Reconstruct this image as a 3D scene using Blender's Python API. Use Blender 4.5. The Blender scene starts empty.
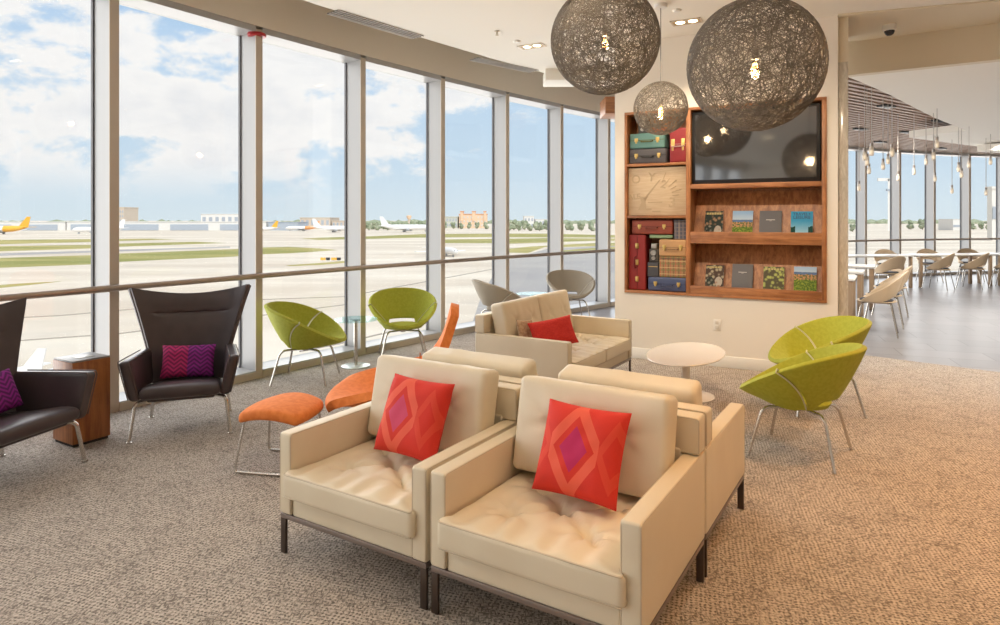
import bpy, bmesh, math, random
from math import sin, cos, pi, radians, sqrt, atan2, exp
from mathutils import Vector, Matrix, noise
random.seed(7)
SC = bpy.context.scene
COL = SC.collection
CAM_H, F, HZ = 1.55, 647.0, 220.0

def ground(px, py, z=0.0):
    """point of the horizontal plane z that the photograph shows at a pixel"""
    Y = F * (CAM_H - z) / (py - HZ)
    return Vector(((px - 500) / F * Y, Y, z))

# ------------------------------------------------------------------ materials
class S:
    """a node socket with arithmetic"""
    def __init__(s, nt, sock): s.nt, s.k = nt, sock
    def m(s, op, o=None, o2=None):
        n = s.nt.nodes.new('ShaderNodeMath'); n.operation = op
        s.nt.links.new(s.k, n.inputs[0])
        for i, x in ((1, o), (2, o2)):
            if x is None: continue
            if isinstance(x, S): s.nt.links.new(x.k, n.inputs[i])
            else: n.inputs[i].default_value = x
        return S(s.nt, n.outputs[0])
    def __add__(s, o): return s.m('ADD', o)
    def __sub__(s, o): return s.m('SUBTRACT', o)
    def __mul__(s, o): return s.m('MULTIPLY', o)
    def __truediv__(s, o): return s.m('DIVIDE', o)
    def abs(s): return s.m('ABSOLUTE')
    def lt(s, o): return s.m('LESS_THAN', o)
    def gt(s, o): return s.m('GREATER_THAN', o)
    def min(s, o): return s.m('MINIMUM', o)
    def max(s, o): return s.m('MAXIMUM', o)
    def mod(s, o): return s.m('FLOORED_MODULO', o)
    def ss(s, a, b):
        n = s.nt.nodes.new('ShaderNodeMapRange'); n.interpolation_type = 'SMOOTHSTEP'
        n.inputs[1].default_value = a; n.inputs[2].default_value = b
        s.nt.links.new(s.k, n.inputs[0]); return S(s.nt, n.outputs[0])

def mixc(nt, f, a, b):
    n = nt.nodes.new('ShaderNodeMix'); n.data_type = 'RGBA'
    for i, x in ((0, f), (6, a), (7, b)):
        if isinstance(x, S): nt.links.new(x.k, n.inputs[i])
        elif i == 0: n.inputs[0].default_value = x
        else: n.inputs[i].default_value = (*x, 1) if len(x) == 3 else x
    return S(nt, n.outputs[2])

def coords(nt, kind='Object', scale=(1, 1, 1), rot=(0, 0, 0), loc=(0, 0, 0)):
    tc = nt.nodes.new('ShaderNodeTexCoord'); mp = nt.nodes.new('ShaderNodeMapping')
    mp.inputs['Scale'].default_value = scale; mp.inputs['Rotation'].default_value = rot
    mp.inputs['Location'].default_value = loc
    nt.links.new(tc.outputs[kind], mp.inputs[0]); return S(nt, mp.outputs[0])

def noise_s(nt, vec, scale=5, detail=3, rough=.5, dist=0):
    n = nt.nodes.new('ShaderNodeTexNoise')
    n.inputs['Scale'].default_value = scale; n.inputs['Detail'].default_value = detail
    n.inputs['Roughness'].default_value = rough; n.inputs['Distortion'].default_value = dist
    nt.links.new(vec.k, n.inputs['Vector']); return S(nt, n.outputs['Fac'])

def xyz(nt, vec):
    n = nt.nodes.new('ShaderNodeSeparateXYZ'); nt.links.new(vec.k, n.inputs[0])
    return [S(nt, o) for o in n.outputs]

def bump(nt, b, h, strength=.2, dist=.01):
    n = nt.nodes.new('ShaderNodeBump'); n.inputs['Strength'].default_value = strength
    n.inputs['Distance'].default_value = dist
    nt.links.new(h.k, n.inputs['Height']); nt.links.new(n.outputs[0], b.inputs['Normal'])

MATS = {}
def mat(name, col=(.8, .8, .8), rough=.5, metal=0, fn=None, **kw):
    if name in MATS: return MATS[name]
    m = bpy.data.materials.new(name); m.use_nodes = True
    nt = m.node_tree; b = nt.nodes['Principled BSDF']
    b.inputs['Base Color'].default_value = (*col, 1)
    b.inputs['Roughness'].default_value = rough; b.inputs['Metallic'].default_value = metal
    for k, v in kw.items():
        b.inputs[k.replace('_', ' ')].default_value = v
    if fn:
        c = fn(nt, b)
        if c is not None: nt.links.new(c.k, b.inputs['Base Color'])
    MATS[name] = m; return m

def emit(name, col, strength):
    if name in MATS: return MATS[name]
    m = bpy.data.materials.new(name); m.use_nodes = True; nt = m.node_tree
    nt.nodes.clear(); e = nt.nodes.new('ShaderNodeEmission'); o = nt.nodes.new('ShaderNodeOutputMaterial')
    e.inputs[0].default_value = (*col, 1); e.inputs[1].default_value = strength
    nt.links.new(e.outputs[0], o.inputs[0]); MATS[name] = m; return m

def glass(name, tint=(1, 1, 1), gloss=.05, rough=0.0):
    m = bpy.data.materials.new(name); m.use_nodes = True; nt = m.node_tree; nt.nodes.clear()
    o = nt.nodes.new('ShaderNodeOutputMaterial'); mx = nt.nodes.new('ShaderNodeMixShader')
    t = nt.nodes.new('ShaderNodeBsdfTransparent'); g = nt.nodes.new('ShaderNodeBsdfGlossy')
    t.inputs[0].default_value = (*tint, 1); g.inputs['Roughness'].default_value = rough
    mx.inputs[0].default_value = gloss
    nt.links.new(t.outputs[0], mx.inputs[1]); nt.links.new(g.outputs[0], mx.inputs[2])
    nt.links.new(mx.outputs[0], o.inputs[0]); MATS[name] = m; return m

def varied(c1, c2, scale=6, detail=4, stretch=(1, 1, 1), bmp=0, lo=.35, hi=.65, bscale=None, dist=.005):
    def fn(nt, b):
        v = coords(nt, 'Object', stretch)
        n = noise_s(nt, v, scale, detail)
        if bmp:
            bump(nt, b, noise_s(nt, v, bscale or scale * 4, 3), bmp, dist)
        return mixc(nt, n.ss(lo, hi), c1, c2)
    return fn

def wood_fn(c1, c2, grain='z', scale=3.0):
    st = {'z': (9, 9, .7), 'x': (.7, 9, 9), 'y': (9, .7, 9)}[grain]
    def fn(nt, b):
        v = coords(nt, 'Object', st)
        n = noise_s(nt, v, scale, 6, .6, .6); n2 = noise_s(nt, v, scale * 6, 3)
        a = coords(nt, 'Object', (2.2, 2.2, 2.2)); k = noise_s(nt, a, 2.2, 3, .5, 1.0)
        f = (n * .7 + n2 * .15 + k * .25).ss(.36, .72)
        return mixc(nt, f, c1, c2)
    return fn

LEATHER = mat('cream leather', (.75, .66, .51), .42, fn=varied((.715, .615, .455), (.75, .655, .495), 3, 3, bmp=.06, bscale=220, dist=.002))
PIPE = mat('cream piping', (.60, .50, .365), .5)
BRONZE = mat('dark bronze steel', (.11, .085, .072), .35, .85)
RAILM = mat('bronze rail steel', (.30, .25, .23), .38, .8)
CHROME = mat('brushed steel', (.62, .59, .55), .24, 1)
GREEN = mat('lime green wool', (.40, .47, .022), .75, fn=varied((.36, .385, .026), (.405, .425, .036), 40, 3, bmp=.08, bscale=300, dist=.001))
SEAM = mat('pale seam welt', (.58, .58, .36), .6)
TAUPE = mat('taupe wool', (.38, .33, .26), .75)
TAUPE_SEAM = mat('pale taupe welt', (.62, .58, .5), .6)
ORANGE = mat('orange wool', (.80, .225, .045), .8, fn=varied((.76, .20, .038), (.84, .25, .055), 30, 3, bmp=.08, bscale=260, dist=.001))
ORANGE_SEAM = mat('orange seam', (.50, .12, .02), .8)
BROWN = mat('dark brown leather', (.055, .034, .034), .36, fn=varied((.058, .043, .047), (.072, .054, .057), 5, 3, bmp=.05, bscale=240, dist=.001))
BROWN_PIPE = mat('brown leather welt', (.10, .07, .065), .5)
WHITE = mat('white paint', (.80, .78, .74), .5)
LAQ = mat('white lacquer', (.82, .75, .68), .12)
WALLW = mat('warm white wall paint', (.80, .745, .67), .6)
CEIL = mat('ceiling paint', (.83, .79, .72), .75)
SOFFIT = mat('pale soffit paint', (.82, .76, .66), .7)
BEIGE = mat('beige soffit paint', (.70, .62, .48), .7)
ALU = mat('white aluminium', (.43, .43, .435), .4)
ALU_TAN = mat('tan aluminium', (.57, .50, .415), .4)  # tan carries the warm shade on the mullions' room-side edges
HANDR = mat('champagne rail steel', (.42, .34, .28), .33, .7)
GASKET = mat('grey gasket', (.12, .12, .13), .6)
PANE = glass('window glass', (.985, .99, .99), .035)
TGLASS = glass('table glass', (.78, .92, .93), .16, .02)
BULBG = glass('clear bulb glass', (.99, .96, .9), .10)
FIL = emit('filament glow', (1.0, .55, .18), 16)
LAMPE = emit('downlight glow', (1.0, .80, .50), 9)
BLACK = mat('black plastic', (.012, .012, .013), .35)
SCREEN = mat('dark screen', (.012, .012, .014), .06, IOR=3.0)
WALNUT = mat('red brown wood', (.3, .1, .04), .42, fn=wood_fn((.21, .072, .025), (.50, .21, .078), 'z'))
WALNUT_H = mat('red brown wood along', (.3, .1, .04), .42, fn=wood_fn((.21, .075, .027), (.46, .195, .075), 'x'))
CUBEW = mat('block wood', (.3, .1, .04), .38, fn=wood_fn((.20, .058, .016), (.47, .175, .052), 'z', 2.0))
BRASS = mat('brass', (.70, .50, .18), .3, 1)
SLAT = mat('ceiling slat wood', (.3, .2, .15), .5, fn=wood_fn((.26, .165, .12), (.42, .29, .215), 'x', 2.0))
DARKGAP = mat('dark void', (.035, .028, .025), .9)
STEEL_TOP = mat('grey slab', (.22, .21, .21), .4)
BEIGESH = mat('beige shell', (.62, .47, .31), .45)
SEATPAD = mat('charcoal pad', (.05, .055, .07), .7)
FIBRE = mat('grey brown fibre', (.175, .152, .128), .8)
CORDM = mat('grey cord', (.25, .23, .21), .5)
REDP = mat('red plastic', (.48, .02, .025), .35)

def carpet_fn(nt, b):
    rz = (0, 0, radians(17))
    n1 = noise_s(nt, coords(nt, 'Object', (34, 130, 1), rz), 1, 2, .5); n2 = noise_s(nt, coords(nt, 'Object', (130, 34, 1), rz), 1, 2, .5)
    big = noise_s(nt, coords(nt, 'Object', (1, 1, 1)), 7, 3)
    wob = noise_s(nt, coords(nt, 'Object', (25, 25, 1)), 1, 1)
    x, y, z = xyz(nt, coords(nt, 'Object', (54, 54, 1), rz))
    gx = ((x + wob * .8).mod(1.0) - .5).abs() * 2.0; gy = ((y + wob * .8).mod(1.0) - .5).abs() * 2.0
    cell = noise_s(nt, coords(nt, 'Object', (70, 70, 1), rz), 1, 1)
    dot = (gx * gy).ss(.12, .55) * (cell + big * .5).ss(.56, .84)
    line = gx.max(gy).ss(.72, 1.0) * .30
    streak = (n1.min(n2) * .9 + big * .25).ss(.62, .40)
    dark = (dot * .95).max(streak * .85).max(line)
    c = mixc(nt, dark, (.565, .49, .42), (.088, .070, .058))
    bump(nt, b, dark, .3, -.005)
    return c
CARPET = mat('woven carpet', (.4, .35, .3), .95, fn=carpet_fn)

def tile_fn(nt, b):
    v = coords(nt, 'Object', (1, 1, 1), (0, 0, radians(20)))
    br = nt.nodes.new('ShaderNodeTexBrick'); nt.links.new(v.k, br.inputs['Vector'])
    br.offset = .5
    br.inputs['Scale'].default_value = 1.0; br.inputs['Mortar Size'].default_value = .006
    br.inputs['Brick Width'].default_value = .9; br.inputs['Row Height'].default_value = .45
    br.inputs['Color1'].default_value = (.185, .18, .195, 1); br.inputs['Color2'].default_value = (.23, .222, .235, 1)
    br.inputs['Mortar'].default_value = (.10, .10, .105, 1)
    return S(nt, br.outputs[0])
TILE = mat('grey stone tile', (.27, .27, .28), .32, fn=tile_fn)

def marble_fn(nt, b):
    n = noise_s(nt, coords(nt, 'Object', (14, 14, 3)), 2, 6, .65, 1.5)
    return mixc(nt, n.ss(.3, .75), (.50, .45, .38), (.70, .66, .59))
MARBLE = mat('veined marble', (.6, .55, .5), .12, fn=marble_fn)

def tarmac_fn(nt, b):
    v = coords(nt, 'Object', (1, 1, 1))
    n = noise_s(nt, coords(nt, 'Object', (.012, .05, 1), (0, 0, radians(14))), 1, 5, .6)
    s = noise_s(nt, v, .18, 4)
    c = mixc(nt, n.ss(.36, .64), (.58, .49, .39), (.72, .64, .53))
    return mixc(nt, s.ss(.5, .8) * .25, c, (.44, .39, .34))
TARMAC = mat('pale concrete apron', (.6, .55, .48), .9, fn=tarmac_fn)
ASPH = mat('grey asphalt', (.36, .33, .31), .9, fn=varied((.33, .31, .30), (.40, .37, .34), .05, 4))
GRASS = mat('dry green grass', (.25, .25, .06), .95, fn=varied((.24, .24, .055), (.42, .35, .12), .06, 5, (.4, 1.5, 1)))
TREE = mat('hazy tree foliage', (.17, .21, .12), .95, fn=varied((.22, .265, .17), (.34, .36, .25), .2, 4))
LINEM = mat('dark joint line', (.30, .27, .23), .9)

def red_pillow_fn(dx, magenta=(.50, .012, .10)):
    def fn(nt, b):
        x, y, z = xyz(nt, coords(nt, 'Object'))
        xa = x - dx
        d = (xa / .085).abs() + (y / .125).abs()             # centre diamond
        ring = d.gt(1.05) * d.lt(1.62) * (xa / .105).abs().lt(1.0)
        core = d.lt(.72)
        xb = (xa + .1) .mod(.21) - .105
        d2 = ((x - dx - .165) / .075).abs() + (y / .15).abs()
        d3 = ((x - dx + .165) / .075).abs() + (y / .15).abs()
        side = d2.gt(.55) * d2.lt(.95) + d3.gt(.55) * d3.lt(.95)
        weave = noise_s(nt, coords(nt, 'Object', (300, 300, 300)), 1, 2)
        c = mixc(nt, weave, (.60, .022, .010), (.70, .032, .014))
        c = mixc(nt, side.min(1.0) * .45, c, (.76, .085, .04))
        c = mixc(nt, ring, c, (.78, .105, .055))
        c = mixc(nt, core, c, magenta)
        bump(nt, b, weave, .2, .002)
        return c
    return fn
REDPIL = mat('red diamond cloth', (.68, .03, .012), .75, fn=red_pillow_fn(-.01))
REDPIL2 = mat('red diamond cloth faded', (.68, .03, .012), .75, fn=red_pillow_fn(-.05, (.60, .055, .13)))
REDPLAIN = mat('plain red cloth', (.62, .022, .014), .75, fn=varied((.58, .018, .012), (.66, .028, .016), 80, 3, bmp=.2))
TANPAT = mat('tan patterned cloth', (.45, .28, .17), .8, fn=varied((.42, .25, .15), (.55, .38, .25), 40, 2))
def herring_fn(nt, b):
    x, y, z = xyz(nt, coords(nt, 'Object'))
    zig = ((x * 11.0).mod(1.0) - .5).abs() * .075
    st = ((y + zig) * 32.0).mod(1.0)
    k = st.gt(.5)
    right = x.gt(.0)
    light = mixc(nt, right, (.52, .018, .15), (.28, .012, .27))
    dark = mixc(nt, right, (.20, .005, .085), (.10, .004, .115))
    return mixc(nt, k, dark, light)
PURPLE = mat('purple herringbone cloth', (.3, .01, .2), .75, fn=herring_fn)

# ------------------------------------------------------------------ mesh helpers
def NB(): return bmesh.new()

def add_box(bm, lo, hi, M=None, bev=0, seg=2):
    r = bmesh.ops.create_cube(bm, size=1.0)
    vs = r['verts']
    for v in vs:
        v.co = Vector([lo[i] + (v.co[i] + .5) * (hi[i] - lo[i]) for i in range(3)])
    if bev:
        es = list({e for v in vs for e in v.link_edges})
        rb = bmesh.ops.bevel(bm, geom=es, offset=bev, segments=seg, profile=.5, affect='EDGES')
        vs = list({v for f in rb['faces'] for v in f.verts} | {v for v in vs if v.is_valid})
    if M is not None:
        for v in vs: v.co = M @ v.co
    return vs

def add_tube(bm, pts, r, seg=8, cap=True, closed=False, r2=None):
    pts = [Vector(p) for p in pts]; n = len(pts)
    rings, ref = [], None
    for i, p in enumerate(pts):
        if closed: t = (pts[(i + 1) % n] - pts[i - 1])
        else: t = (pts[min(i + 1, n - 1)] - pts[max(i - 1, 0)])
        t.normalize()
        if ref is None:
            ref = t.orthogonal().normalized()
        else:
            ref = (ref - t * ref.dot(t))
            ref = ref.normalized() if ref.length > 1e-6 else t.orthogonal().normalized()
        bi = t.cross(ref)
        rr = r if r2 is None else r + (r2 - r) * i / max(1, n - 1)
        rings.append([bm.verts.new(p + (ref * cos(2 * pi * k / seg) + bi * sin(2 * pi * k / seg)) * rr) for k in range(seg)])
    m = n if closed else n - 1
    for i in range(m):
        a, b = rings[i], rings[(i + 1) % n]
        for k in range(seg):
            bm.faces.new((a[k], a[(k + 1) % seg], b[(k + 1) % seg], b[k]))
    if cap and not closed:
        bm.faces.new(rings[0][::-1]); bm.faces.new(rings[-1])

def bend(pts, r=.05, n=5):
    """polyline with its corners rounded"""
    pts = [Vector(p) for p in pts]; out = [pts[0]]
    for i in range(1, len(pts) - 1):
        a, b, c = pts[i - 1], pts[i], pts[i + 1]
        rr = min(r, (a - b).length * .45, (c - b).length * .45)
        p0 = b + (a - b).normalized() * rr; p2 = b + (c - b).normalized() * rr
        for k in range(n + 1):
            t = k / n
            out.append(p0 * (1 - t) ** 2 + b * 2 * t * (1 - t) + p2 * t * t)
    out.append(pts[-1]); return out

def add_lathe(bm, prof, seg=32, M=None, sx=1, sy=1):
    rings = []
    for r, z in prof:
        if r < 1e-6: rings.append([bm.verts.new((0, 0, z))])
        else: rings.append([bm.verts.new((r * cos(2 * pi * k / seg) * sx, r * sin(2 * pi * k / seg) * sy, z)) for k in range(seg)])
    for a, b in zip(rings, rings[1:]):
        for k in range(seg):
            k2 = (k + 1) % seg
            if len(a) == 1 and len(b) == 1: continue
            if len(a) == 1: bm.faces.new((a[0], b[k2], b[k]))
            elif len(b) == 1: bm.faces.new((a[k], a[k2], b[0]))
            else: bm.faces.new((a[k], a[k2], b[k2], b[k]))
    if M is not None:
        for R in rings:
            for v in R: v.co = M @ v.co

def add_prism(bm, poly, z0, z1, M=None):
    a = [bm.verts.new((x, y, z0)) for x, y in poly]; b = [bm.verts.new((x, y, z1)) for x, y in poly]
    n = len(poly)
    bm.faces.new(a[::-1]); bm.faces.new(b)
    for i in range(n): bm.faces.new((a[i], a[(i + 1) % n], b[(i + 1) % n], b[i]))
    if M is not None:
        for v in a + b: v.co = M @ v.co

def add_soft(bm, half, r, fn=None, n=(8, 8, 4), M=None):
    """rounded box with an even grid on each face; fn deforms local points"""
    def ax(h, k):
        q = [-h, -h + r * .3, -h + r * .65, -h + r]
        inn = [(-h + r) + (2 * (h - r)) * i / k for i in range(1, k)]
        return q + inn + [-a for a in q[::-1]]
    A = [ax(half[i], n[i]) for i in range(3)]
    core = [h - r for h in half]
    cache = {}
    def vert(p):
        k = tuple(round(c, 6) for c in p)
        if k in cache: return cache[k]
        q = Vector(p); inn = Vector([max(-core[i], min(core[i], q[i])) for i in range(3)])
        d = q - inn
        if d.length > 1e-9: q = inn + d.normalized() * r
        if fn: q = Vector(fn(q.x, q.y, q.z))
        if M is not None: q = M @ q
        cache[k] = bm.verts.new(q); return cache[k]
    for axis in range(3):
        u, w = (axis + 1) % 3, (axis + 2) % 3
        for sgn in (-1, 1):
            for i in range(len(A[u]) - 1):
                for j in range(len(A[w]) - 1):
                    f = []
                    for (a, b) in ((i, j), (i + 1, j), (i + 1, j + 1), (i, j + 1)):
                        p = [0, 0, 0]; p[axis] = sgn * half[axis]; p[u] = A[u][a]; p[w] = A[w][b]
                        f.append(vert(p))
                    bm.faces.new(f if sgn > 0 else f[::-1])

def add_grid(bm, P, closed_u=False):
    """P[i][j] points -> quads"""
    V = [[bm.verts.new(p) for p in row] for row in P]
    nu = len(V)
    for i in range(nu if closed_u else nu - 1):
        a, b = V[i], V[(i + 1) % nu]
        for j in range(len(a) - 1):
            bm.faces.new((a[j], b[j], b[j + 1], a[j + 1]))

def obj(name, bm, m, parent=None, angle=40, **kw):
    me = bpy.data.meshes.new(name)
    bmesh.ops.recalc_face_normals(bm, faces=bm.faces[:]) if kw.get('recalc', True) else None
    bm.to_mesh(me); bm.free()
    if angle:
        for p in me.polygons: p.use_smooth = True
        me.set_sharp_from_angle(angle=radians(angle))
    for x in (m if isinstance(m, (list, tuple)) else [m]): me.materials.append(x)
    o = bpy.data.objects.new(name, me); COL.objects.link(o)
    if parent is not None: o.parent = parent
    if kw.get('label'): o['label'] = kw['label']
    return o

def thing(name, label, cat, loc=(0, 0, 0), rz=0, group=None, rot=None):
    o = bpy.data.objects.new(name, None); COL.objects.link(o)
    o.empty_display_size = .1
    o.location = loc; o.rotation_euler = rot or (0, 0, rz)
    o['label'] = label; o['category'] = cat
    if group: o['group'] = group
    return o

def tag(o, label, cat, group=None, kind=None):
    o['label'] = label; o['category'] = cat
    if group: o['group'] = group
    if kind: o['kind'] = kind
    return o

def struct(name, bm, m, label, cat, angle=30):
    return tag(obj(name, bm, m, None, angle), label, cat, None, 'structure')

def dup(root, loc, rz=0, label=None, group=None, rot=None, scale=None):
    r = root.copy(); COL.objects.link(r); r.location = loc; r.rotation_euler = rot or (0, 0, rz)
    if label: r['label'] = label
    if group: r['group'] = group
    if scale: r.scale = scale
    for ch in list(root.children):
        c = ch.copy(); COL.objects.link(c); c.parent = r
        for g in list(ch.children):
            d = g.copy(); COL.objects.link(d); d.parent = c
    return r

def mod_thick(o, t, bev=.008, off=0.0, seg=3):
    m = o.modifiers.new('thick', 'SOLIDIFY'); m.thickness = t; m.offset = off; m.use_even_offset = True
    if bev:
        b = o.modifiers.new('round', 'BEVEL'); b.width = bev; b.segments = seg; b.limit_method = 'ANGLE'; b.angle_limit = radians(45)
    return o

def text_bm(s, size, M, depth=.002, bm=None):
    cu = bpy.data.curves.new('t', 'FONT'); cu.body = s; cu.size = size; cu.extrude = depth; cu.offset = size * .018
    cu.align_x = 'CENTER'; cu.align_y = 'CENTER'; cu.resolution_u = 3
    o = bpy.data.objects.new('t', cu); COL.objects.link(o)
    dg = bpy.context.evaluated_depsgraph_get(); ev = o.evaluated_get(dg)
    me = bpy.data.meshes.new_from_object(ev)
    me.transform(M)
    b = bm or NB(); b.from_mesh(me)
    bpy.data.meshes.remove(me); bpy.data.objects.remove(o); bpy.data.curves.remove(cu)
    return b

RX = lambda a: Matrix.Rotation(a, 4, 'X')
RY = lambda a: Matrix.Rotation(a, 4, 'Y')
RZ = lambda a: Matrix.Rotation(a, 4, 'Z')
TR = lambda x, y, z: Matrix.Translation((x, y, z))

# ------------------------------------------------------------------ camera
cam = bpy.data.cameras.new('camera'); cam_o = bpy.data.objects.new('camera', cam); COL.objects.link(cam_o)
cam_o.location = (0, 0, CAM_H); cam_o.rotation_euler = (pi / 2, 0, 0)
cam.sensor_width = 36; cam.lens = F * 36 / 1000; cam.shift_y = -(312.5 - HZ) / 1000; cam.clip_end = 20000
cam.clip_start = .05
SC.camera = cam_o

# ------------------------------------------------------------------ curved window wall (interior face of each mullion fin)
K0, K1 = -9, 21
def head_at(k): return 33.3 + 2.1 * (min(k, 8) - 2) + 2.9 * max(0, k - 8)
WP = {2: Vector((-3.09, 5.25))}
STEP = 1.36
for k in range(2, K1 + 1):
    h = radians(head_at(k)); WP[k + 1] = WP[k] + Vector((sin(h), cos(h))) * STEP
for k in range(1, K0 - 1, -1):
    h = radians(head_at(k)); WP[k] = WP[k + 1] - Vector((sin(h), cos(h))) * STEP
def wdir(k):
    h = radians(head_at(k) - 1); return Vector((sin(h), cos(h)))
def wout(k):
    d = wdir(k); return Vector((-d.y, d.x))
FIN = .24
Z_HEAD, Z_COVE, Z_CEIL = 3.42, 4.15, 3.55

ORD = ['first', 'second', 'third', 'fourth', 'fifth', 'sixth', 'seventh', 'eighth', 'ninth', 'tenth', 'eleventh', 'twelfth',
       'thirteenth', 'fourteenth', 'fifteenth', 'sixteenth', 'seventeenth', 'eighteenth', 'nineteenth', 'twentieth',
       'twenty-first', 'twenty-second', 'twenty-third', 'twenty-fourth', 'twenty-fifth', 'twenty-sixth', 'twenty-seventh', 'twenty-eighth', 'twenty-ninth', 'thirtieth', 'thirty-first', 'thirty-second']
def quad_prism(bm, a, b, c, d, z0, z1):
    add_prism(bm, [tuple(p) for p in (a, b, c, d)], z0, z1)
for idx, k in enumerate(range(K0, K1)):
    p, q = WP[k], WP[k + 1]; o0, o1 = wout(k), wout(k + 1); d0, d1 = wdir(k), wdir(k + 1)
    root = thing('window_%d' % (idx + 1), '%s bay of the floor-to-ceiling curved window, counted from behind the lounge' % ORD[idx], 'window')
    root['kind'] = 'structure'
    bm = NB()                                                   # deep white fin at the far end of the bay
    a = q - d1 * .075; n = d1
    quad_prism(bm, q + o1 * .012, q + o1 * FIN, a + o1 * FIN, a + o1 * .012, 0, Z_HEAD)
    obj('mullion', bm, ALU, root)
    bm = NB(); quad_prism(bm, q, q + o1 * .012, a + o1 * .012, a, 0, Z_HEAD)  # room-side edge of the white fin, its warm shade painted in tan
    obj('mullion_shade_face', bm, ALU_TAN, root, label='room-side mullion edge, its warm shade put in as tan')
    bm = NB(); quad_prism(bm, q + o1 * FIN + d1 * .005, q + o1 * (FIN + .03) + d1 * .005, a + o1 * (FIN + .03) - d1 * .012, a + o1 * FIN - d1 * .012, 0, Z_HEAD)
    obj('gasket', bm, GASKET, root)
    bm = NB(); quad_prism(bm, p + o0 * .0, p + o0 * (FIN + .05), a + o1 * (FIN + .05), a, Z_HEAD - .03, Z_HEAD + .03)
    obj('head_board', bm, ALU, root)
    bm = NB(); quad_prism(bm, p + o0 * .0, p + o0 * (FIN + .05), a + o1 * (FIN + .05), a, -.02, .075)
    obj('sill', bm, ALU, root)
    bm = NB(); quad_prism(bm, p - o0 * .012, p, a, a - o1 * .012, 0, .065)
    obj('sill_face', bm, ALU_TAN, root, label='tan face of the low sill')
    bm = NB(); quad_prism(bm, p + o0 * (FIN + .01), p + o0 * (FIN + .02), a + o1 * (FIN + .02), a + o1 * (FIN + .01), .07, Z_HEAD - .03)
    obj('glass_pane', bm, PANE, root)

# handrail tube along the inside of the mullions
bm = NB()
add_tube(bm, [(*(WP[k] - wout(k) * .045), 1.005) for k in range(K0, K1 + 1)], .028, 10)
hr = obj('handrail', bm, HANDR); tag(hr, 'long champagne metal handrail tube running across the curved window wall', 'handrail')
for k in range(K0 + 1, K1 + 1):
    bm = NB(); a = WP[k] - wdir(k) * .037
    add_tube(bm, [(*(a - wout(k) * .03), 1.005), (*(a + wout(k) * .003), 1.005)], .014, 6)
    obj('bracket', bm, HANDR, hr)

# soffit fascia above the windows, up into a raised cove
bm = NB()
for k in range(K0, K1):
    p, q = WP[k], WP[k + 1]
    quad_prism(bm, p - wout(k) * .01, p + wout(k) * .3, q + wout(k + 1) * .3, q - wout(k + 1) * .01, Z_HEAD + .03, Z_COVE)
struct('trim_1', bm, SOFFIT, 'beige soffit fascia curving above the tall windows', 'soffit')

# floor: carpet and stone tile meet on a straight joint
JA, JB = Vector((8.6, 3.35)), Vector((-.6, 12.1))
wl = [tuple(WP[k] + wout(k) * .3) for k in range(K0, K1 + 1)]
bm = NB()
add_prism(bm, [(WP[K0].x - .3, -9.2), (18, -9.2), (18, 21.3)] + [tuple(WP[k] + wout(k) * .34) for k in range(K1, K0 - 1, -1)], -.5, -.06)
struct('trim_2', bm, WHITE, 'floor slab under the lounge', 'slab')
bm = NB()
add_prism(bm, [(8.6, -8.9), tuple(JA)] + [(5.35, 6.35), (4.2, 7.41), (2.6, 8.95)] + [(1.3, 10.35), (1.0, 10.75), (0.9, 10.9)] + [wl[i] for i in range(6 - K0, -1, -1)], -.06, 0.0)
struct('floor', bm, CARPET, 'beige and dark brown woven carpet of the lounge floor', 'carpet')
bm = NB()
add_prism(bm, [(8.6, -8.9), (17.5, -8.9), (17.5, 21.0)] + [wl[i] for i in range(len(wl) - 1, 5 - K0, -1)] + [(.9, 10.9), (1.0, 10.75), (1.3, 10.35), (2.6, 8.95), (4.2, 7.41), (5.35, 6.35), tuple(JA)], -.06, -.002)
struct('floor_tiles', bm, TILE, 'grey stone tile floor of the dining area', 'floor')

# walls out of view that close the room
YB = WP[K0].y - .06
bm = NB(); add_box(bm, (WP[K0].x - .3, YB - .2, -.1), (18, YB, 4.4)); struct('wall_back', bm, WALLW, 'warm white wall behind the viewpoint', 'wall')
bm = NB(); add_box(bm, (7.0, YB, -.1), (7.2, 3.2, 4.4)); struct('wall_right', bm, WALLW, 'warm white wall at the right of the lounge', 'wall')
bm = NB(); add_box(bm, (17.3, YB, -.1), (17.5, 21, 4.4)); struct('wall_far_right', bm, WALLW, 'white end wall of the dining area', 'wall')

# main ceiling: flat, its outer edge a curve parallel to the windows
cove = [tuple(WP[k] - wout(k) * (.74 + .05 * max(0, min(4, k - 3)))) for k in range(K0, 11)]
bm = NB()
add_prism(bm, cove + [(3.95, 8.2), (3.28, 6.28), (4.5, 5.88), (13.02, .65), (17.3, -2), (17.3, -8.9)], Z_CEIL, Z_CEIL + .12)
struct('ceiling', bm, CEIL, 'warm white flat ceiling of the lounge', 'ceiling')
bm = NB(); add_prism(bm, [(WP[K0].x - .3, -9.2), (18, -9.2), (18, 21.3)] + [tuple(WP[k] + wout(k) * .34) for k in range(K1, K0 - 1, -1)], Z_COVE, Z_COVE + .25); struct('ceiling_cove', bm, SOFFIT, 'beige roof deck above the raised window cove', 'ceiling')

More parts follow.
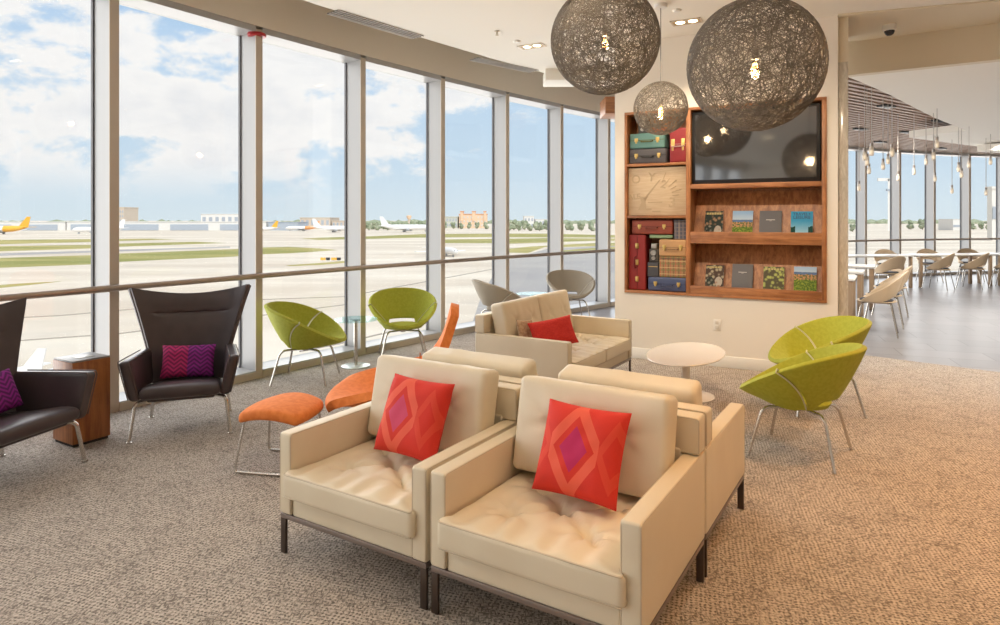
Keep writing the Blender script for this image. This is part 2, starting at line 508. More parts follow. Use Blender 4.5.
# lower side ceiling, bulkhead and the dropped white ceiling of the dining area
ux, uy = .848, -.531
B0 = Vector((3.889, 7.23)) - Vector((ux, uy)) * .05; B1 = B0 + Vector((ux, uy)) * 12
bm = NB(); add_prism(bm, [(3.28, 6.28), (4.5, 5.88), (13.02, .65), tuple(B1), tuple(B0), (3.75, 7.1)], 3.535, Z_CEIL + .1)
struct('ceiling_side', bm, BEIGE, 'beige ceiling panel carrying the dome camera', 'ceiling')
bm = NB(); nrm = Vector((-uy, ux))
add_prism(bm, [tuple(B0), tuple(B1), tuple(B1 + nrm * .12), tuple(B0 + nrm * .12)], 3.168, 3.6)
struct('trim_3', bm, BEIGE, 'beige ceiling bulkhead between lounge and dining area', 'bulkhead')
bm = NB(); add_box(bm, (5.0, 6.15, 3.18), (5.3, 6.5, 3.54), None, .04); struct('trim_4', bm, CEIL, 'white boxed downstand at the right end of the bulkhead', 'downstand')
curve = [(c.x, c.y) for c in (ground(x, y, 3.17) for x, y in ((849, 77.5), (858, 81), (870, 86), (890, 95), (912, 106.5), (935, 118), (965, 130), (990, 136)))] + [(10.6, 13.4), (13, 14.4), (17.3, 15.8)]
bm = NB(); add_prism(bm, [tuple(B0 + nrm * .1), tuple(B1 + nrm * .1), (17.3, 3.0)] + curve[::-1], 3.17, 3.29)
struct('ceiling_dining', bm, CEIL, 'white dropped ceiling of the dining area with a curved edge', 'ceiling')
bm = NB()                                                        # slatted wood ceiling beyond the curve
sd = Vector((.84, .543)); sn = Vector((-.543, .84))
O = Vector((3.0, 6.3))
for i in range(-48, 64):
    off = O + sn * (i * .145)
    t0, t1 = -3, 19
    add_box(bm, (t0, 0, 3.46), (t1, .075, 3.53), TR(off.x, off.y, 0) @ RZ(atan2(sd.y, sd.x)))
def clip(bm, co, no):
    g = bm.verts[:] + bm.edges[:] + bm.faces[:]
    bmesh.ops.bisect_plane(bm, geom=g, dist=1e-5, plane_co=co, plane_no=no, clear_outer=True)
clip(bm, (17.3, 0, 0), (1, 0, 0)); clip(bm, (3.5, 0, 0), (-1, 0, 0)); clip(bm, (*(B0 + nrm * .16), 0), (*(-nrm), 0))
for k in range(8, K1 + 1): clip(bm, (*(WP[k] - wout(k) * .03), 0), (*wout(k), 0))
struct('ceiling_slats', bm, SLAT, 'brown wood slat ceiling over the dining tables', 'ceiling')
bm = NB(); add_box(bm, (3.5, 3.0, 3.62), (17.3, 22, 3.66))
clip(bm, (*(B0 + nrm * .16), 0), (*(-nrm), 0))
for k in range(8, K1 + 1): clip(bm, (*(WP[k] - wout(k) * .03), 0), (*wout(k), 0))
bmesh.ops.holes_fill(bm, edges=bm.edges[:], sides=0)
struct('ceiling_void', bm, DARKGAP, 'dark void above the wood slats', 'ceiling')
for (pl, z, lb) in (([(8.13, 12.86), (8.55, 11.75), (9.6, 12.3), (13, 13.6), (12.2, 15.4)], 3.19, 'long white ceiling raft hanging below the wood slats'),
                    ([(10.25, 13.9), (10.7, 13.1), (14, 13.6), (13.5, 15.6)], 3.03, 'white ceiling raft at the right edge, lower than the long one')):
    bm = NB(); add_prism(bm, pl, z, z + .13)
    rf = obj('ceiling_raft', bm, CEIL); tag(rf, lb, 'ceiling panel', None, 'structure')

# white box bulkhead and wood clad beam near the far end of the lounge ceiling
bm = NB(); add_box(bm, (.60, 8.55, 3.40), (1.6, 9.0, 3.56), None, .008); struct('trim_5', bm, CEIL, 'small white box downstand behind the left fibre globe', 'downstand')
bm = NB(); add_box(bm, (1.62, 9.95, 3.19), (2.9, 10.5, 3.45), None, .004); struct('trim_6', bm, WALNUT_H, 'wood clad ceiling beam beyond the shelf wall', 'beam')

# ------------------------------------------------------------------ shelf wall (local s along the wall, y depth, z up)
WM = TR(2.099 - .892 * .8826, 6.964 + .892 * .470, 0) @ RZ(atan2(-.470, .8826))
WA = atan2(-.470, .8826)
S0, S1, ZB, ZT = .118, 2.158, .732, 2.762
WD = .42
bm = NB()
for lo, hi in (((0, 0, 0), (2.256, WD, ZB)), ((0, 0, ZT), (2.256, WD, 3.56)), ((0, 0, ZB), (S0, WD, ZT)), ((S1, 0, ZB), (2.256, WD, ZT)), ((S0, .36, ZB), (S1, WD, ZT))):
    add_box(bm, lo, hi, WM)
struct('wall_shelf', bm, WALLW, 'warm white freestanding wall that holds the wood shelving', 'wall')
bm = NB(); add_box(bm, (-.012, -.014, 0), (2.268, 0, .118), WM, .003); add_box(bm, (-.014, -.014, 0), (0, WD, .118), WM, .003)
struct('baseboard_shelf', bm, WHITE, 'white baseboard along the shelf wall', 'baseboard')
bm = NB(); add_box(bm, (2.257, .05, 0), (2.345, .40, 3.10), WM, .004)
struct('trim_7', bm, MARBLE, 'veined marble panel on the end of the shelf wall', 'panel')
bm = NB(); add_box(bm, (2.257, .05, 3.10), (2.345, .85, 3.56), WM); struct('trim_8', bm, BEIGE, 'beige strip of wall above the marble panel', 'wall')

unit = thing('wall_cabinet', 'large red-brown wood display cabinet built into the white wall', 'shelving', WM @ Vector((0, 0, 0)), WA)
bm = NB(); T = .028
add_box(bm, (S0, -.022, ZT - T), (S1, .355, ZT), None, .002); obj('case_top', bm, WALNUT_H, unit)
bm = NB(); add_box(bm, (S0, -.022, ZB), (S1, .355, ZB + T), None, .002); obj('case_bottom', bm, WALNUT_H, unit)
for a, b, y in ((S0, S0 + T, -.022), (S1 - T - .015, S1, -.022), (.80, .848, -.020)):
    bm = NB(); add_box(bm, (a, y, ZB + T), (b, .355, ZT - T), None, .002); obj('upright', bm, WALNUT, unit)
bm = NB(); add_box(bm, (S0 + T, .335, ZB + T), (S1 - T, .352, ZT - T)); obj('back_panel', bm, WALNUT, unit)
for (a, b, z, t) in ((S0 + T, .80, 2.150, .03), (S0 + T, .80, 1.570, .03), (.848, S1 - T, 1.885, .05)):
    bm = NB(); add_box(bm, (a, -.018, z), (b, .335, z + t), None, .002); obj('shelf', bm, WALNUT_H, unit)
for (zb, zt, lt) in ((1.300, 1.870, .125), (.762, 1.295, .083)):
    bm = NB()                                                   # slanted display board with a lip in front
    add_box(bm, (.848, -.018, zb), (S1 - T, .33, zb + .02), None, .002)
    obj('display_shelf', bm, WALNUT_H, unit)
    bm = NB(); add_box(bm, (.848, -.020, zb + .018), (S1 - T, .0, zb + lt), None, .002); obj('lip', bm, WALNUT_H, unit)
    bm = NB(); add_prism(bm, [(.12, zb + .02), (.14, zb + .02), (.325, zt - .01), (.305, zt - .01)], .849, S1 - T - .016, Matrix(((0, 0, 1, 0), (1, 0, 0, 0), (0, 1, 0, 0), (0, 0, 0, 1))))
    obj('slanted_board', bm, WALNUT, unit)

# television
tv = thing('television', 'large dark wall television in the upper part of the wood cabinet', 'television', WM @ Vector((1.478, .03, 2.325)), WA)
bm = NB(); add_box(bm, (-.625, 0, -.388), (.625, .07, .388), None, .006); obj('bezel', bm, BLACK, tv)
bm = NB(); add_box(bm, (-.588, -.004, -.345), (.588, .002, .358)); obj('screen', bm, SCREEN, tv)
bm = NB(); add_box(bm, (-.2, .07, -.2), (.2, .29, .2)); obj('wall_mount', bm, BLACK, tv)

# carved panel with clock letters
SIGNM = mat('pale carved board', (.60, .455, .30), .6, fn=varied((.58, .43, .28), (.64, .50, .335), 6, 4, (1, 1, 12)))
SIGNL = mat('carved groove tone', (.50, .37, .235), .6)
sg = thing('carved_panel', 'pale tan square panel carved with letters, numbers and a pointer', 'sign', WM @ Vector((.475, .02, 1.868)), WA)
bm = NB(); add_box(bm, (-.322, 0, -.266), (.322, .03, .266), None, .003); obj('board', bm, SIGNM, sg)
def on_face(x, z, a=0): return TR(x, -.001, z) @ RX(pi / 2) @ RZ(a)
for ch, x, z, s_, a in (('O', -.235, .135, .13, .15), ('Y', -.06, .155, .13, -.15), ('2', .075, .075, .13, -.25), ('3', .165, -.13, .15, -.1), ('ALE', -.255, -.06, .085, .1)):
    obj('carved_letter', text_bm(ch, s_, on_face(x, z, a), .0015), SIGNL, sg, None)
bm = NB()
for i, a in enumerate([70, 55, 40, 28, 16, 4]):
    a = radians(a); c = Vector((.0, -.06))
    p, q = c + Vector((cos(a), sin(a))) * .17, c + Vector((cos(a), sin(a))) * (.24 if i % 2 else .28)
    add_tube(bm, [(p.x, -.001, p.y), (q.x, -.001, q.y)], .004, 6)
obj('carved_ticks', bm, SIGNL, sg)
bm = NB()
add_prism(bm, [(-.16, -.09), (-.14, -.10), (.045, .135), (.02, .12)], 0, .003, TR(0, 0, 0) @ RX(pi / 2))
add_prism(bm, [(-.20, -.055), (-.10, -.055), (-.13, -.11), (-.12, -.19), (-.06, -.19), (-.06, -.205), (-.21, -.205), (-.17, -.12)], 0, .003, RX(pi / 2))
add_prism(bm, [(-.10, -.115), (.06, -.115), (.06, -.128), (-.10, -.128)], 0, .003, RX(pi / 2))
add_prism(bm, [(-.05, -.215), (.04, -.215), (.04, -.23), (-.05, -.23)], 0, .003, RX(pi / 2))
obj('carved_pointer', bm, SIGNL, sg)

# suitcases, boxes and cameras in the left compartments
CASES = {}
def suitcase(name, label, s0, s1, z0, z1, col, y0=.03, d=.26, trim=None, vert=False, pattern=None, band=True, group='suitcases in the cabinet'):
    w, h = s1 - s0, z1 - z0
    t = thing('suitcase', label, 'suitcase', WM @ Vector(((s0 + s1) / 2, y0, z0)), WA, group)
    m = pattern or mat(name + ' case', col, .5)
    bm = NB(); add_soft(bm, (w / 2, d / 2, h / 2), min(.018, h * .2), None, (3, 3, 3), TR(0, d / 2, h / 2)); obj('body', bm, m, t)
    tr = mat(name + ' trim', trim or tuple(c * .55 for c in col), .5)
    if band:
        bm = NB()
        if vert: add_box(bm, (.0, -.004, .006), (.006, .002, h - .006))
        else: add_box(bm, (-w / 2 + .006, -.004, h * .52), (w / 2 - .006, .002, h * .52 + .006))
        obj('seam', bm, tr, t)
    bm = NB()
    if vert: add_tube(bm, bend([(-.01, 0, h * .5 - .06), (-.025, -.03, h * .5 - .055), (-.025, -.03, h * .5 + .055), (-.01, 0, h * .5 + .06)], .02, 4), .008, 6)
    else: add_tube(bm, bend([(-.065, 0, h * .48), (-.06, -.03, h * .48 - .01), (.06, -.03, h * .48 - .01), (.065, 0, h * .48)], .02, 4), .008, 6)
    obj('handle', bm, tr, t)
    for q in ((.2, .5, .8) if vert else (-.3, .3)):
        bm = NB()
        if vert: add_box(bm, (-.015, -.012, h * q - .03), (.02, .0, h * q + .03), None, .004)
        else:
            add_box(bm, (w * q - .02, -.007, h * .46), (w * q + .02, 0, h * .68), None, .003); add_box(bm, (w * q - .011, -.012, h * .34), (w * q + .011, -.002, h * .5), None, .003)
        obj('latch', bm, BRASS, t)
    return t
suitcase('teal', 'teal suitcase on top of the charcoal suitcase in the upper left compartment', .160, .560, 2.352, 2.525, (.115, .25, .235), trim=(.10, .10, .02))
suitcase('charcoal', 'charcoal suitcase under the teal one in the upper left compartment', .154, .580, 2.181, 2.349, (.085, .08, .09), trim=(.03, .03, .03))
suitcase('redcase', 'dark red round-edged train case at the right of the upper left compartment', .612, .796, 2.181, 2.56, (.27, .012, .018), vert=False, trim=(.35, .2, .2))
suitcase('russet', 'russet suitcase lying on top in the lower left compartment', .185, .645, 1.392, 1.552, (.30, .065, .038))
suitcase('maroon', 'maroon suitcase standing on its end in the lower left compartment', .150, .345, .762, 1.385, (.27, .022, .022), vert=True)
suitcase('tan', 'tan train case above the plaid hamper', .495, .794, 1.150, 1.335, (.50, .285, .13))
suitcase('navy', 'navy blue suitcase at the bottom of the lower left compartment', .372, .796, .762, .915, (.065, .085, .17), trim=(.03, .04, .1))
def plaid_fn(nt, b):
    x, y, z = xyz(nt, coords(nt, 'Object'))
    c = mixc(nt, (x * 18.0).mod(1.0).lt(.35), (.36, .20, .10), (.22, .13, .06))
    c = mixc(nt, (z * 14.0).mod(1.0).lt(.3) * .6, c, (.16, .17, .06))
    c = mixc(nt, (x * 18.0 + .45).mod(1.0).lt(.08), c, (.45, .05, .03))
    return mixc(nt, (z * 14.0 + .5).mod(1.0).lt(.08), c, (.55, .42, .2))
PLAID = mat('brown plaid cloth', (.3, .2, .1), .7, fn=plaid_fn)
def plaid2_fn(nt, b):
    x, y, z = xyz(nt, coords(nt, 'Object'))
    c = mixc(nt, (x * 24.0).mod(1.0).lt(.4), (.16, .14, .15), (.08, .08, .11))
    c = mixc(nt, (z * 24.0).mod(1.0).lt(.3) * .5, c, (.25, .2, .17))
    return mixc(nt, (x * 12.0 + .2).mod(1.0).lt(.07), c, (.4, .3, .22))
PLAID2 = mat('grey plaid cloth', (.15, .14, .15), .7, fn=plaid2_fn)
for nm, lb, s0, s1, z0, z1, m in (('hamper', 'brown plaid covered box above the navy suitcase', .495, .794, .916, 1.149, PLAID),
                                  ('hamper', 'grey plaid box in the top right corner of the lower left compartment', .658, .797, 1.336, 1.556, PLAID2)):
    t = thing(nm, lb, 'box', WM @ Vector(((s0 + s1) / 2, .04, z0)), WA, 'plaid boxes in the cabinet')
    w, h = s1 - s0, z1 - z0
    bm = NB(); add_soft(bm, (w / 2, .12, h / 2), .012, None, (2, 2, 2), TR(0, .12, h / 2)); obj('body', bm, m, t)
    bm = NB(); add_box(bm, (-w / 2 + .01, -.004, h - .03), (w / 2 - .01, .002, h - .022)); obj('lid_line', bm, mat('lid line', (.1, .06, .03), .5), t)
def camera_prop(label, s, z, big=False):
    t = thing('vintage_camera', label, 'camera', WM @ Vector((s, .06, z)), WA, 'old cameras in the cabinet')
    bm = NB(); add_soft(bm, (.055, .05, .075), .012, None, (2, 2, 2), TR(0, .07, .075)); obj('body', bm, mat('grey camera leather', (.10, .095, .09), .5), t)
    bm = NB(); add_soft(bm, (.035, .04, .03), .01, None, (2, 2, 2), TR(0, .07, .18)); obj('hood', bm, mat('camera metal', (.55, .52, .48), .3, .8), t)
    for zz, r in ((.105, .03), (.045, .02)):
        bm = NB(); add_lathe(bm, [(0, .02), (r * .6, .02), (r * .7, .03), (r, .03), (r, 0), (0, 0)], 20, TR(0, .02, zz) @ RX(pi / 2)); obj('lens', bm, mat('camera metal', (.55, .52, .48), .3, .8), t)
camera_prop('silver and black camera standing on the dark box beside the maroon suitcase', .425, 1.078)
camera_prop('dark camera standing on the teal suitcase, topmost on the left', .300, 2.526)
bx = thing('camera_box', 'dark grey box under the silver camera', 'box', WM @ Vector((.425, .045, .916)), WA)
bm = NB(); add_soft(bm, (.062, .1, .080), .008, None, (2, 2, 2), TR(0, .1, .080)); obj('body', bm, mat('dark grey box', (.06, .06, .07), .5), bx)
bm = NB(); add_box(bm, (-.05, -.003, .11), (.05, .002, .118)); obj('seam', bm, BRASS, bx)
# orange camera-strap box and the green thin book
o_ = NB(); add_soft(o_, (.08, .1, .022), .006, None, (2, 2, 2), WM @ TR(.475, .15, 2.549)); tag(obj('tin_box', o_, mat('orange tin', (.55, .12, .03), .4)), 'low orange tin lying on the teal suitcase', 'tin')
o_ = NB(); add_box(o_, (.385, .05, 1.349), (.640, .26, 1.384), WM, .002); tag(obj('book', o_, mat('sage green cover', (.25, .36, .20), .6)), 'thin green book lying under the russet suitcase', 'book')

# magazines and books leaning in the display shelves
def landscape_fn(seed):
    def fn(nt, b):
        x, y, z = xyz(nt, coords(nt, 'Object'))
        n = noise_s(nt, coords(nt, 'Object', (30, 30, 30), loc=(seed, 0, 0)), 1, 4)
        n2 = noise_s(nt, coords(nt, 'Object', (60, 60, 60), loc=(seed, 2, 0)), 1, 3)
        sky = mixc(nt, z.ss(.22, .33), (.50, .62, .74), (.30, .48, .72))
        hill = mixc(nt, n2.ss(.45, .6), (.10, .17, .03), (.26, .33, .05))
        town = mixc(nt, n2.ss(.45, .55), (.13, .17, .06), (.55, .28, .14))
        c = mixc(nt, (z + n * .04).gt(.225), town, sky)
        sea = mixc(nt, ((z + n * .01).lt(.235) * (z + n * .04).gt(.225)), c, (.12, .20, .38))
        return mixc(nt, (z + n * .06).lt(.175), sea, hill)
    return fn
def food_fn(seed, base, warm):
    def fn(nt, b):
        v = nt.nodes.new('ShaderNodeTexVoronoi'); v.inputs['Scale'].default_value = 26
        nt.links.new(coords(nt, 'Object', (1, 1, 1), loc=(seed, 0, 0)).k, v.inputs['Vector'])
        d = S(nt, v.outputs['Distance'])
        n = noise_s(nt, coords(nt, 'Object', (80, 80, 80), loc=(seed, 0, 0)), 1, 3)
        return mixc(nt, (d + n * .3).ss(.35, .75), warm, base)
    return fn
COVER = {}
def magazine(label, s, w, z0, h, kind, lean=.33):
    ybase = .085
    t = thing('magazine' if kind != 'grey' else 'hardback_book', label, 'magazine' if kind != 'grey' else 'book', WM @ Vector((s, ybase, z0)), 0, 'magazines on the display shelves', rot=(-lean * .92, 0, WA))
    t.rotation_euler = (Matrix.Rotation(WA, 3, 'Z') @ Matrix.Rotation(-lean, 3, 'X')).to_euler()
    th = .022 if kind == 'grey' else .008
    if kind == 'grey':
        bm = NB(); add_box(bm, (-w / 2, 0, 0), (w / 2, th, h), None, .002); obj('cover', bm, mat('grey book cloth', (.14, .135, .14), .6), t)
        bm = NB(); add_box(bm, (-w * .2, -.0015, h * .685), (w * .2, .001, h * .705)); add_box(bm, (-w * .05, -.0015, h * .655), (w * .05, .001, h * .665))
        obj('title_line', bm, mat('pale print', (.6, .58, .55), .5), t)
        return
    bm = NB(); add_box(bm, (-w / 2, 0.0005, .001), (w / 2, th, h - .001)); obj('pages', bm, mat('paper', (.7, .68, .63), .6), t)
    bm = NB(); add_box(bm, (-w / 2, -.001, 0), (w / 2, .0005, h))
    if kind == 'land': m = mat('landscape photo print', fn=landscape_fn(3), rough=.6, Specular_IOR_Level=.15)
    elif kind == 'food': m = mat('food photo print', fn=food_fn(1, (.035, .05, .045), (.36, .22, .13)), rough=.6, Specular_IOR_Level=.15)
    elif kind == 'food2': m = mat('bright food photo print', fn=food_fn(4, (.09, .06, .05), (.45, .40, .28)), rough=.6, Specular_IOR_Level=.15)
    elif kind == 'green': m = mat('green food photo print', fn=food_fn(8, (.10, .09, .055), (.42, .46, .14)), rough=.6, Specular_IOR_Level=.15)
    else:
        def beach(nt, b):
            x, y, z = xyz(nt, coords(nt, 'Object'))
            n = noise_s(nt, coords(nt, 'Object', (40, 40, 40)), 1, 3)
            c = mixc(nt, (z + n * .03).ss(.06, .26), (.36, .60, .70), (.04, .30, .52))
            e = ((x.abs() - .05).max(0.0) * 1.0 + (.0 - z + .0)) if False else (z + n * .06)
            tree = e.lt(.185) * x.abs().gt(.06)
            return mixc(nt, tree, c, (.01, .06, .05))
        m = mat('beach photo print', fn=beach, rough=.6, Specular_IOR_Level=.15)
    obj('cover', bm, m, t)
    fz = lambda x, z: TR(x, -.0015, z) @ RX(pi / 2)
    if kind == 'blue':
        ink = mat('dark blue print', (.012, .06, .13), .5)
        obj('masthead', text_bm('TRAVEL+', .041, fz(0, h - .030), .0006), ink, t, None)
        obj('masthead', text_bm('LEISURE', .046, fz(0, h - .066), .0006), ink, t, None)
    elif kind in ('food', 'food2', 'green'):
        ink = mat('yellow print', (.50, .42, .16), .5)
        bm = NB()
        for i in range(6): add_box(bm, (-w * .42 + i * w * .14, -.0018, h * .875), (-w * .42 + i * w * .14 + w * .11, -.0008, h * .945))
        obj('masthead', bm, ink, t)
        if kind != 'green':
            for i in (-1, 1):
                bm = NB(); add_lathe(bm, [(0, .0006), (w * .2, .0006), (w * .2, 0)], 20, TR(i * w * .23, -.0012, h * .33) @ RX(pi / 2), 1, 1.45)
                obj('photo_plate', bm, mat('plate print %d' % i, fn=food_fn(10 + i, (.04, .05, .045) if i < 0 else (.50, .45, .38), (.30, .28, .22) if i < 0 else (.35, .16, .08)), rough=.6, Specular_IOR_Level=.15), t)
U, L = 1.335, .800
magazine('dark food magazine on the upper shelf, leftmost of its row', 1.062, .19, U, .33, 'food')
magazine('landscape magazine with sky and hillside on the upper shelf', 1.355, .205, U, .33, 'land')
magazine('grey clothbound book on the upper shelf', 1.630, .215, U, .33, 'grey')
magazine('blue beach travel magazine on the upper shelf, rightmost of its row', 1.927, .205, U, .32, 'blue')
magazine('food magazine on the lower shelf, leftmost of its row', 1.072, .19, L, .275, 'food2')
magazine('grey clothbound book on the lower shelf', 1.355, .21, L, .296, 'grey')
magazine('green food magazine on the lower shelf beside the grey book', 1.663, .20, L, .275, 'green')
magazine('landscape magazine on the lower shelf, rightmost of its row', 1.959, .21, L, .286, 'land')

# power outlet
ol = thing('power_outlet', 'white power outlet low on the shelf wall', 'outlet', WM @ Vector((1.12, -.006, .437)), WA)
bm = NB(); add_box(bm, (-.038, 0, -.06), (.038, .005, .06), None, .003); obj('cover_plate', bm, mat('outlet plate', (.78, .74, .68), .4), ol)
for z in (-.026, .026):
    bm = NB(); add_box(bm, (-.018, -.002, z - .017), (.018, .001, z + .017), None, .002); obj('socket', bm, mat('outlet face', (.62, .57, .50), .4), ol)

# ------------------------------------------------------------------ cream leather lounge chairs and settee
AU = radians(-31.8)                                             # direction of the armchair fronts
U2, V2 = Vector((cos(AU), sin(AU))), Vector((-sin(AU), cos(AU)))
def smooth(a, b, x):
    t = max(0, min(1, (x - a) / (b - a))); return t * t * (3 - 2 * t)
def seat_fn(hw, hd, hh, tufts, lip, seed):
    rnd = random.Random(seed)
    folds = [(tx, ty, rnd.uniform(0, 2 * pi), rnd.uniform(.8, 1.2)) for tx, ty in tufts]
    def fn(x, y, z):
        X, Y, Z = x, y, z
        ex, ey = min(1, abs(x) / hw), min(1, abs(y) / hd)
        if z > 0:
            k = z / hh
            Z += k * (.020 * (1 - ex ** 3) * (1 - ey ** 3))
            for tx, ty, ph, am in folds:
                dx, dy = x - tx, y - ty; r2 = dx * dx + dy * dy; r = sqrt(r2); th = atan2(dy, dx)
                Z -= k * (.030 * exp(-r2 / .0014) + .018 * am * exp(-r2 / .012) * (.5 + .5 * cos(7 * th + ph)) ** 2)
            if len(folds) == 5:
                cxx, cyy = folds[2][0], folds[2][1]
                for tx, ty, ph, am in (folds[0], folds[1], folds[3], folds[4]):
                    ax, ay = tx - cxx, ty - cyy; L2 = ax * ax + ay * ay
                    q = max(-.15, min(1.35, ((x - cxx) * ax + (y - cyy) * ay) / L2)); d2 = (x - cxx - q * ax) ** 2 + (y - cyy - q * ay) ** 2
                    Z -= k * .017 * am * exp(-d2 / .00030)
            Z += k * .0035 * noise.noise(Vector((x * 14 + seed, y * 7, 0))) * (1 - ex ** 6)
            if y < -hd * .35:                                   # wrinkles pulled towards the front welt
                Z += k * .007 * sin(x * 52 + 3 * noise.noise(Vector((x * 6, seed, 0)))) * smooth(-hd * .35, -hd * .75, y) * (1 - smooth(-hd * .9, -hd, y))
        if lip and y < 0:
            X += (1 if x > 0 else -1) * lip * smooth(-hd + .055, -hd + .03, y) * min(1, (abs(x) / hw) ** 3)
        Y -= .006 * (1 - ex * ex) if y < -hd * .8 else 0
        return X, Y, Z
    return fn
def back_fn(hw, ht, hh, tufts, seed):
    def fn(x, y, z):                                            # y is thickness, front = -y
        ex, ez = min(1, abs(x) / hw), min(1, abs(z) / hh)
        k = y / ht; Y = y
        bul = (1 - ex ** 2.5) * (1 - ez ** 2.5)
        Y += (.022 if y < 0 else .008) * k * bul
        if y < 0:
            for tx, tz in tufts:
                dx, dz = x - tx, z - tz; r2 = dx * dx + dz * dz; th = atan2(dz, dx)
                Y += .020 * exp(-r2 / .0010) + .010 * exp(-r2 / .010) * (.5 + .5 * cos(6 * th + seed)) ** 2
            Y += .003 * noise.noise(Vector((x * 12, seed, z * 6)))
        Z = z + .006 * bul * (1 if z > 0 else 0) + (.004 * noise.noise(Vector((x * 9, seed, 3))) if z > hh * .8 else 0)
        return x, Y, Z
    return fn

def lounge(name, label, cat, W, n, seed, group, D=.80):
    AT = .075; ex = D - .80
    hwid = W / 2
    t = thing(name, label, cat, (0, 0, 0), 0, group)
    for s in (-1, 1):
        bm = NB(); add_soft(bm, (AT / 2, D / 2, .188), .012, None, (2, 6, 4), TR(s * (hwid - AT / 2), 0, .374))
        a = obj('armrest', bm, LEATHER, t)
        bm = NB()
        xo, xi = s * hwid, s * (hwid - AT)
        for xx in (xo - s * .004, xi + s * .004):
            add_tube(bm, bend([(xx, -D / 2 + .003, .20), (xx, -D / 2 + .003, .558), (xx, D / 2 - .01, .558)], .02, 4), .0035, 5)
        obj('piping', bm, PIPE, a)
    bm = NB()
    add_soft(bm, (hwid - AT - .002, .05, .20), .012, None, (6, 2, 4), TR(0, D / 2 - .05, .386))
    obj('back_frame', bm, LEATHER, t)
    bm = NB(); add_soft(bm, (hwid, .047, .0785), .012, None, (6, 2, 2), TR(0, D / 2 - .047, .643))
    tr = obj('back_rail', bm, LEATHER, t)
    bm = NB()
    for s in (-1, 1):
        for yy in (D / 2 - .091, D / 2 - .003):
            add_tube(bm, bend([(s * (hwid - .003), yy, .572), (s * (hwid - .003), yy, .716), (0, yy, .719)], .015, 4), .0035, 5)
    obj('piping', bm, PIPE, tr)
    bm = NB(); add_soft(bm, (hwid - AT - .002, .345, .045), .008, None, (6, 6, 2), TR(0, -.045 - ex / 2, .228))
    obj('apron', bm, LEATHER, t)
    cw = (W - 2 * AT - .004) / n / 2
    for i in range(n):
        cx = -(W - 2 * AT - .004) / 2 + cw * (2 * i + 1)
        lip = .030 if n == 1 else 0
        tf = [(-.17, -.16), (.17, -.16), (0, -.03), (-.17, .10), (.17, .10)] if n == 1 else [(-.13, -.14), (.13, -.14), (0, .0), (-.13, .13), (.13, .13)]
        bm = NB(); add_soft(bm, (cw - .001, .362, .058), .022, seat_fn(cw, .362, .058, tf, lip, seed + i), (44, 44, 3), TR(cx, -.068 - ex / 2, .334))
        c = obj('seat_cushion', bm, LEATHER, t, 60)
        bm = NB(); e = cw + (lip - .006 if lip else -.006)
        add_tube(bm, bend([(cx - cw + .004, -.385 - ex / 2, .386), (cx - e, -.428 - ex / 2, .386), (cx + e, -.428 - ex / 2, .386), (cx + cw - .004, -.385 - ex / 2, .386)], .02, 4), .0038, 5)
        add_tube(bm, bend([(cx - cw + .004, -.39 - ex / 2, .284), (cx - e, -.428 - ex / 2, .284), (cx + e, -.428 - ex / 2, .284), (cx + cw - .004, -.39 - ex / 2, .284)], .02, 4), .003, 5)
        obj('piping', bm, PIPE, c)
        bm = NB()
        M = TR(cx, .192 + ex / 2, .618) @ RX(radians(-12))
        add_soft(bm, (cw - .004, .072, .207), .03, back_fn(cw, .072, .207, [(-cw * .45, .02), (cw * .45, .02)], seed + i * 2), (30, 3, 24), M)
        obj('back_cushion', bm, LEATHER, t, 60)
    for sx in (-1, 1):
        for sy in (-1, 1):
            bm = NB(); add_box(bm, (sx * (hwid - .018) - .016, sy * (D / 2 - .012) - .007, 0), (sx * (hwid - .018) + .016, sy * (D / 2 - .012) + .007, .166), None, .001)
            obj('leg', bm, BRONZE, t)
    bm = NB()
    for sy in (-1, 1): add_box(bm, (-hwid + .003, sy * (D / 2 - .012) - .009, .164), (hwid - .003, sy * (D / 2 - .012) + .009, .186), None, .001)
    for sx in (-1, 1): add_box(bm, (sx * (hwid - .018) - .016, -D / 2 + .01, .166), (sx * (hwid - .018) + .016, D / 2 - .01, .186))
    obj('base_rail', bm, RAILM, t)
    return t
C1 = Vector((-.450, 3.130)); GA = 'cream armchairs standing back to back'
p1 = C1; p2 = C1 + U2 * .885; p3 = C1 + V2 * .825; p4 = p2 + V2 * .825
ch = lounge('armchair', 'front left cream leather armchair with a red pillow, beside the orange footstool', 'armchair', .865, 1, 3, GA)
ch.location = (*p1, 0); ch.rotation_euler = (0, 0, AU)
c2 = lounge('armchair', 'nearest cream leather armchair, the front right one, with a red and magenta diamond pillow', 'armchair', .865, 1, 11, GA)
c2.location = (*p2, 0); c2.rotation_euler = (0, 0, AU)
r3 = dup(ch, (*p3, 0), AU + pi, 'cream leather armchair backing onto the front left one, only its back showing', GA)
r4 = dup(c2, (*p4, 0), AU + pi, 'cream leather armchair backing onto the front right one, its long right arm showing', GA)
for r_ in (r3, r4):
    for c_ in r_.children:
        if c_.name.startswith('back_cushion'): c_.location = (0, -.012, -.034)
SO = Vector((.587 - .05 * .85, 6.02 + .05 * .527)); SR = atan2(.85, .527)
so = lounge('loveseat', 'cream leather two-seat sofa facing the white oval table', 'sofa', 1.45, 2, 23, None, .90)
so.location = (*SO, 0); so.rotation_euler = (0, 0, SR)

